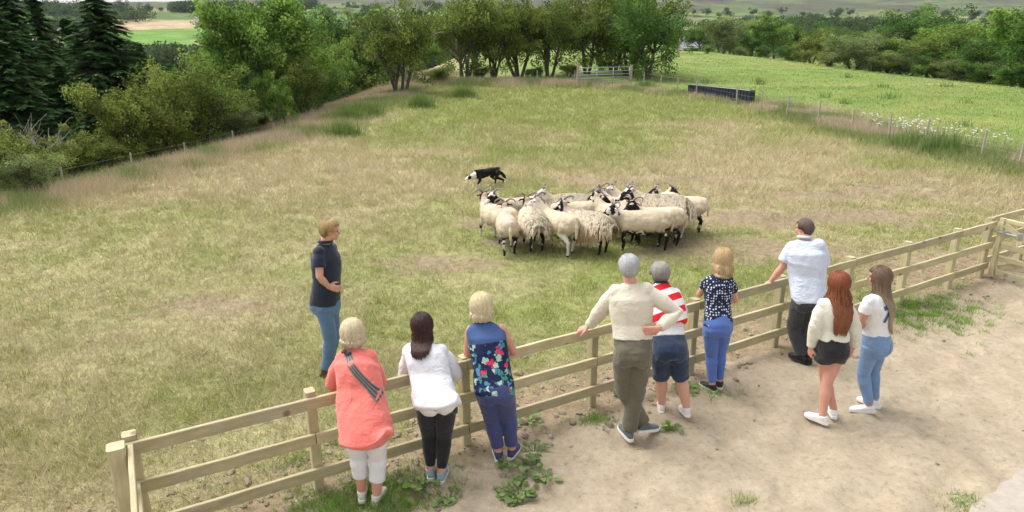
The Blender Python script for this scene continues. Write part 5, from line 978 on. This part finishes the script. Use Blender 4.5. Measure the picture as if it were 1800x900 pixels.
# ------------------------------------------------------------------ sheep
m_fleece = colmat('sheep_skin', .95, 0, 60, .15, .5); m_wool = colmat('long_wool', .95, .1); m_horn = plain('horn', (.23, .20, .165), .6, 0, .3, 30, .5); m_eyeb = plain('animal_eye', (.01, .008, .006), .15)
def rotz(p, a, o): p = Vector(p) - o; c, s = math.cos(a), math.sin(a); return o + Vector((p.x * c - p.y * s, p.x * s + p.y * c, p.z))
def sheep(u, v, yaw, label, woolly=False, sc=1., hy=0, hz=0, face='black', legs='black', brown=0, step=0, grp='horned sheep gathered in a tight flock'):
    rr = random.Random(int(u * 3 + v)); rng = np.random.default_rng(int(u + v)); p = ground(u, v); e = empty('sheep', (p.x, p.y, gz(p.x, p.y) - .005), label, 'sheep', grp); e.rotation_euler.z = R(yaw); e.scale = (sc,) * 3
    mb = MB(); X, Yv, Zv = Vector((1, 0, 0)), Vector((0, 1, 0)), Vector((0, 0, 1)); g = .0
    mb.loft([(Vector((-.50, 0, .56)), Yv, Zv, .06, .07), (Vector((-.46, 0, .545)), Yv, Zv, .125, .135), (Vector((-.34, 0, .53)), Yv, Zv, .185, .19), (Vector((-.12, 0, .49)), Yv, Zv, .21, .215), (Vector((.12, 0, .485)), Yv, Zv, .20, .215), (Vector((.30, 0, .50)), Yv, Zv, .165, .20), (Vector((.42, 0, .55)), Yv, Zv, .11, .14), (Vector((.47, 0, .57)), Yv, Zv, .05, .08)], 24, 2.2)
    o_ = Vector((.36, 0, .62)); T = lambda q: rotz(q, R(hy), o_); zo = hz
    mb.tube([(.30, 0, .58), T((.42, 0, .64 + zo * .4)), T((.50, 0, .72 + zo * .5))], [.14, .115, .085], 14)
    zo *= .35; hp = T((.53, 0, .765 + zo)); fw = (T((1.53, 0, .765 + zo - .5 + zo * .8)) - hp).normalized(); up = Vector((0, 0, 1)); HM = frame(fw, (Vector((0, 0, 1)) - fw * fw.z)); hh = lambda x, y, z: hp + HM @ (Vector((x, y, z)) * 1.16)
    mb.loft([(hh(0, -.08, -.01), HM.col[0], HM.col[2], .045, .05), (hh(0, -.03, .005), HM.col[0], HM.col[2], .066, .075), (hh(0, .05, 0), HM.col[0], HM.col[2], .058, .068), (hh(0, .13, -.012), HM.col[0], HM.col[2], .042, .048), (hh(0, .19, -.02), HM.col[0], HM.col[2], .034, .036), (hh(0, .215, -.024), HM.col[0], HM.col[2], .020, .022)], 16, 2.2)
    for s in (-1, 1): mb.tube([hh(s * .05, -.02, .02), hh(s * .10, -.035, .015), hh(s * .145, -.03, -.01)], [.020, .026, .010], 8, True, .45)
    feet = []
    for s in (-1, 1):
        fo = step * s * .10; bo = -step * s * .12
        mb.tube([(.30, s * .10, .46), (.31 + fo * .3, s * .105, .34), (.30 + fo * .8 + .02, s * .10, .22), (.30 + fo, s * .10, .07), (.31 + fo, s * .10, .035)], [.075, .045, .029, .021, .026], 10); feet.append((.32 + fo, s * .10))
        mb.tube([(-.33, s * .095, .52), (-.26 + bo * .3, s * .12, .38), (-.40 + bo * .7, s * .11, .255), (-.37 + bo, s * .105, .07), (-.36 + bo, s * .105, .035)], [.115, .078, .032, .022, .027], 10); feet.append((-.35 + bo, s * .105))
    mb.tube([(-.47, 0, .62), (-.53, 0, .52), (-.52, 0, .34)], [.035, .036, .022], 8)
    if face != 'ewe': pass
    me = voxel(mb, .011, 4, 'body'); c = getco(me); nn = getno(me); setco(me, c + nn * ((fbm(c[:, 0] * 14, c[:, 1] * 14, c[:, 2] * 14, 5) - .5) * .022)[:, None]); n = len(c)
    hl = (c - np.array(hp)) @ np.array(HM); inh = (hl[:, 1] > -.07) & (np.abs(hl[:, 0]) < .17) & (np.abs(hl[:, 2]) < .12) & (hl[:, 1] < .25) & (c[:, 2] > .55)
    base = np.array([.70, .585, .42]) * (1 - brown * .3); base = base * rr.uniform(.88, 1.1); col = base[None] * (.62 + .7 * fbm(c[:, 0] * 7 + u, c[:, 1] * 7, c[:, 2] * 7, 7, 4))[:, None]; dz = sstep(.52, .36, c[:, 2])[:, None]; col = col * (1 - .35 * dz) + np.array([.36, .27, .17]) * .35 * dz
    col = np.where((c[:, 2] > .62)[:, None] & ~inh[:, None] & (rr.random() < .6), col * (1 - .10 * sstep(.45, .6, fbm(c[:, 0] * 4 + u, c[:, 1] * 4, 0, 9))[:, None] * np.array([.6, 1.2, .4])), col)
    pat = fbm(c[:, 0] * 13 + u, c[:, 1] * 13, c[:, 2] * 13, 3, 2)
    blk = np.array([.018, .015, .014]); wht = np.array([.72, .67, .58])
    fc = np.where((pat > (.56 if face == 'white' else .45))[:, None], blk if face != 'white' else wht * .8, wht) if face != 'black' else np.where(((pat > .42) | (hl[:, 1] < .0) & (np.abs(hl[:, 0]) > .03))[:, None], blk, wht)
    if face == 'white': fc = np.where(((hl[:, 1] > .19) | (np.abs(hl[:, 0]) > .125))[:, None], blk * 3, wht[None] * np.ones((n, 1)))
    col = np.where(inh[:, None], fc, col)
    lw = sstep(.42, .34, c[:, 2] + (pat - .5) * .12)[:, None]; lc = np.where(((pat > .33) if legs == 'black' else (pat > .66))[:, None], blk, wht * .9); lc = np.where((c[:, 2] < .045)[:, None], blk, lc); col = np.where((~inh)[:, None], col * (1 - lw) + lc * lw, col)
    tail = (c[:, 0] < -.48) & (c[:, 2] < .6) & (np.abs(c[:, 1]) < .05); col = np.where(tail[:, None], base * 1.05, col)
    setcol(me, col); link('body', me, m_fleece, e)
    for s in (-1, 1):
        mb = MB(); pts, rad = [], []; tw = rr.uniform(.9, 1.15); cl = rr.uniform(2.6, 4.0)
        for k in range(15):
            t = k / 14; a = t * cl; r = .070 * tw * (1 - .25 * t); pts.append(hh(s * (.035 + .10 * min(t * 1.7, 1) + .05 * t), -.045 - r * math.sin(a) * .95, .055 + r * .25 - r * (1 - math.cos(a)) * .62 + .05 * math.sin(min(a, 1.6)))); rad.append(.018 * (1 - .78 * t) + .002)
        mb.tube(pts, rad, 9); link('horn', mb.mesh(), m_horn, e)
    mb = MB(); [mb.ell(hh(s * .052, .045, .022), (.009, .011, .009), HM, 8) for s in (-1, 1)]; link('eye', mb.mesh(), m_eyeb, e)
    if woolly:
        nL = 4200; th = rng.uniform(-.85, 3.99, nL); xx = np.clip(rng.normal(size=nL) * .30 - .03, -.53, .47); prof = np.interp(xx, [-.53, -.45, -.34, -.12, .12, .30, .42, .47], [.06, .16, .20, .22, .215, .19, .15, .11]); cy = prof * np.cos(th) * .98; cz = .525 + prof * np.sin(th) * 1.02
        P0 = np.stack([xx, cy, cz], 1); out = np.stack([np.where(xx < -.4, -.8, 0) + rng.normal(size=nL) * .12, np.cos(th), np.sin(th) * .6], 1); Ln = (rng.uniform(.09, .17, nL) * (1.1 - .4 * np.clip(np.sin(th), 0, 1)))[:, None]
        fall = np.array([0, 0, -1.]); P1 = P0 + out * Ln * .38 + fall * Ln * .22; P2 = P1 + out * Ln * .10 + fall * Ln * .52 + rng.normal(size=(nL, 3)) * .008; tang = np.cross(out, fall + np.array([0.01, .2, 0])); tang /= np.linalg.norm(tang, axis=1)[:, None] + 1e-6; ww = rng.uniform(.009, .018, nL)[:, None]
        P0 = P0 - out * .02
        Vv = np.stack([P0 - tang * ww, P0 + tang * ww, P1 + tang * ww * .9, P1 - tang * ww * .9, P1 + out * .006, P2], 1).reshape(-1, 3); b0 = np.arange(nL) * 6; Ff = np.concatenate([np.stack([b0, b0 + 1, b0 + 4], 1), np.stack([b0 + 1, b0 + 2, b0 + 4], 1), np.stack([b0 + 3, b0, b0 + 4], 1), np.stack([b0 + 3, b0 + 4, b0 + 5], 1), np.stack([b0 + 4, b0 + 2, b0 + 5], 1)])
        low = np.clip(1 - (cz - .32) / .35, 0, 1)[:, None]; cb = np.array([.76, .66, .50]) * (1 - low * brown) + np.array([.52, .34, .18]) * low * brown; cb = cb * rng.uniform(.8, 1.12, nL)[:, None]; Cc = np.repeat(cb, 6, 0)
        # matching inner fleece so no gaps show the skin
        link('fleece', npmesh('fleece', Vv, Ff, Cc), m_wool, e, False)
    return e
S_ = [(908, 409, 190, 'shorn sheep at the back left looking at the camera with a black and white face', dict(hy=38, hz=.04, face='patch')),
 (876, 422, 132, 'leftmost shorn sheep stepping forward with wide grey horns', dict(hy=-25, hz=.06, step=1, legs='patch')),
 (1000, 407, 183, 'cream long fleeced sheep at the back with its white face turned left', dict(woolly=True, hy=0, face='white', sc=1.02)),
 (891, 440, 98, 'shorn sheep seen from directly behind with a thick pale tail', dict(hy=-12, hz=.0, sc=.95, step=.5)),
 (936, 434, 100, 'long fleeced sheep facing away just left of the white legged one', dict(woolly=True, hy=5, brown=.25)),
 (978, 440, 125, 'shorn white legged sheep with its white face raised in the front row', dict(hy=25, hz=.07, face='white', legs='white', sc=1.05, step=.6)),
 (1010, 417, 12, 'sheep mostly hidden behind the brown fleece with a black cheek turned right', dict(face='patch', hy=10)),
 (1028, 441, 140, 'long fleeced sheep with shaggy brown stained wool in the front row', dict(woolly=True, hy=-8, brown=1, sc=1.02)),
 (1094, 409, 152, 'shorn horned sheep behind the other one that looks away', dict(hy=-20, hz=.05, face='black')),
 (1082, 422, 148, 'shorn sheep with black front legs looking away over the flock', dict(hy=-25, hz=.06, face='patch')),
 (1118, 403, 165, 'fleeced sheep at the back with its white head held up high', dict(woolly=True, hz=.10, face='white')),
 (1150, 400, 182, 'shorn sheep at the very back with a white face and grey horns', dict(face='white', hz=.03)),
 (1136, 398, 4, 'sheep at the back facing right with a small black head', dict(face='black', hy=15, hz=-.02, sc=.95)),
 (1155, 418, 176, 'largest sheep with a long cream fleece to the ground, behind the front pair', dict(woolly=True, hy=10, sc=1.16, hz=-.02, legs='white', brown=.35)),
 (1194, 409, 168, 'shorn sheep with black hind legs at the right end of the flock', dict(hy=0)),
 (1152, 431, 178, 'second shorn sheep of the front pair with curled horns and dark face', dict(hy=40, hz=.06, face='black', sc=1.02)),
 (1126, 440, 181, 'front shorn sheep standing side on with a speckled face and black legs', dict(hy=8, hz=-.10, face='patch', sc=1.05, step=.3))]
for u, v, yw, lab, kw in S_: sheep(u, v, yw, lab, **kw)
# ------------------------------------------------------------------ sheepdog
dp = ground(858, 329); dog = empty('sheepdog', (dp.x, dp.y, gz(dp.x, dp.y)), 'black and white collie creeping towards the flock with its head low', 'dog'); dog.rotation_euler = (0, R(4), R(200)); dog.scale = (.9, 1, .9)
mb = MB(); Yv, Zv = Vector((0, 1, 0)), Vector((0, 0, 1))
mb.loft([(Vector((-.36, 0, .42)), Yv, Zv, .05, .06), (Vector((-.30, 0, .42)), Yv, Zv, .095, .11), (Vector((-.10, 0, .44)), Yv, Zv, .095, .11), (Vector((.12, 0, .40)), Yv, Zv, .10, .13), (Vector((.26, 0, .39)), Yv, Zv, .095, .125), (Vector((.36, 0, .38)), Yv, Zv, .06, .08)], 20, 2.2)
mb.tube([(.28, 0, .40), (.42, 0, .37), (.50, 0, .35)], [.105, .085, .062], 12)
hp = Vector((.55, 0, .34)); fw = Vector((.8, .5, -.42)).normalized(); HM = frame(fw, (0, 0, 1)); hh = lambda x, y, z: hp + HM @ (Vector((x, y, z)) * 1.15)
mb.loft([(hh(0, -.06, 0), HM.col[0], HM.col[2], .04, .045), (hh(0, 0, .005), HM.col[0], HM.col[2], .062, .055), (hh(0, .06, -.008), HM.col[0], HM.col[2], .045, .042), (hh(0, .11, -.02), HM.col[0], HM.col[2], .028, .028), (hh(0, .16, -.025), HM.col[0], HM.col[2], .016, .016)], 14, 2.2)
for s in (-1, 1):
    mb.tube([hh(s * .04, -.02, .04), hh(s * .075, -.035, .07), hh(s * .10, -.02, .055)], [.022, .018, .008], 8, True, .5); f0, b0 = s * .07, -s * .09
    mb.tube([(.26, s * .07, .36), (.22 + f0 * .4, s * .075, .24), (.27 + f0, s * .075, .13), (.26 + f0, s * .075, .04), (.30 + f0, s * .075, .02)], [.065, .042, .026, .022, .024], 10)
    mb.tube([(-.28, s * .065, .40), (-.20 + b0 * .5, s * .08, .26), (-.36 + b0, s * .075, .16), (-.32 + b0, s * .075, .04), (-.28 + b0, s * .075, .02)], [.085, .058, .027, .021, .023], 10)
mb.tube([(-.34, 0, .42), (-.44, .02, .34), (-.50, .03, .24), (-.58, .03, .20)], [.035, .045, .048, .02], 10)
me = voxel(mb, .009, 3, 'body'); c = getco(me); nn = getno(me); setco(me, c + nn * ((fbm(c[:, 0] * 22, c[:, 1] * 30, c[:, 2] * 30, 5) - .45) * .022)[:, None]); hl = (c - np.array(hp)) @ np.array(HM)
w_ = ((c[:, 0] > .34) & (c[:, 0] < .50) & (hl[:, 1] < -.02)) | ((hl[:, 1] > .07) & (c[:, 0] > .5)) | ((hl[:, 1] > -.02) & (np.abs(hl[:, 0]) < .016)) | (c[:, 0] < -.53) | ((c[:, 2] < .14) & (c[:, 0] > 0)) | ((c[:, 2] < .06)) | ((c[:, 2] < .30) & (c[:, 0] > .12) & (np.abs(c[:, 1]) < .05))
setcol(me, np.where(w_[:, None], [.72, .68, .62], [.012, .011, .011])); link('body', me, colmat('dog_coat', .7, 0, 50, .2, .4), dog)
mb = MB(); rr = random.Random(3)
for k in range(700):
    x = rr.uniform(-.36, .36); a = rr.uniform(-.6, 3.7); y = .095 * math.cos(a); z = .42 + .115 * math.sin(a); g = rr.uniform(.6, 1.6); mb.col = (.012 * g, .011 * g, .011 * g); q = Vector((x, y, z)); mb.tube([q, q + Vector((-.03, y * .15, -.015)), q + Vector((-.065, y * .2, -.05))], [.006, .005, .001], 3, False)
for k in range(260): t = rr.random(); q = Vector((-.36, 0, .40)).lerp(Vector((-.56, .03, .2)), t); g = .012 if t < .75 else .65; mb.col = (g, g * .95, g * .9); mb.tube([q, q + Vector((-.03, rr.gauss(0, .03), rr.gauss(-.03, .02))), q + Vector((-.06, rr.gauss(0, .04), -.07))], [.007, .006, .001], 3, False)
link('coat', mb.mesh(), m_hair, dog, False)
mb = MB(); mb.ell(hh(0, .17, -.02), (.010, .010, .008), HM, 8); link('nose', mb.mesh(), m_eyeb, dog)
mb = MB(); [mb.ell(hh(s * .034, .055, .022), (.008, .008, .007), HM, 8) for s in (-1, 1)]; link('eye', mb.mesh(), m_eyeb, dog)
# white sheep lying far off in the green field
for u, v in ((1383, 100), (1390, 101), (1666, 137)):
    p = ground(u, v); e = empty('sheep', p, {1383: 'tiny white sheep far off in the green field, left of a close pair', 1390: 'tiny white sheep far off in the green field, right of a close pair', 1666: 'tiny white sheep at the edge of the trees far right in the green field'}[u], 'sheep', 'sheep far away in the green field'); e.rotation_euler.z = u; mb = MB(); mb.col = (.75, .72, .66)
    mb.ell((0, 0, .55), (.55, .26, .28)); mb.tube([(.4, 0, .6), (.62, 0, .62), (.75, 0, .5)], [.15, .1, .07], 8); [mb.tube([(x, y, .4), (x, y, 0)], .05, 6, False) for x in (-.35, .35) for y in (-.13, .13)]
    me = voxel(mb, .04, 1); setcol(me, np.tile([.75, .72, .66], (len(me.vertices), 1))); link('body', me, m_fleece, e)
# ------------------------------------------------------------------ haze
HAZE = .00006
if HAZE:
    mb = MB(); mb.box((0, 2090, 100), (9200, 4600, 420)); m = bpy.data.materials.new('haze'); m.use_nodes = True; n = m.node_tree; n.nodes.remove(n.nodes['Principled BSDF']); pv = n.nodes.new('ShaderNodeVolumePrincipled'); pv.inputs['Density'].default_value = HAZE; pv.inputs['Color'].default_value = (.85, .9, 1, 1); pv.inputs['Anisotropy'].default_value = .2
    n.links.new(pv.outputs[0], n.nodes['Material Output'].inputs['Volume']); tag(link('haze', mb.mesh(), m, None, False), kind='stuff')
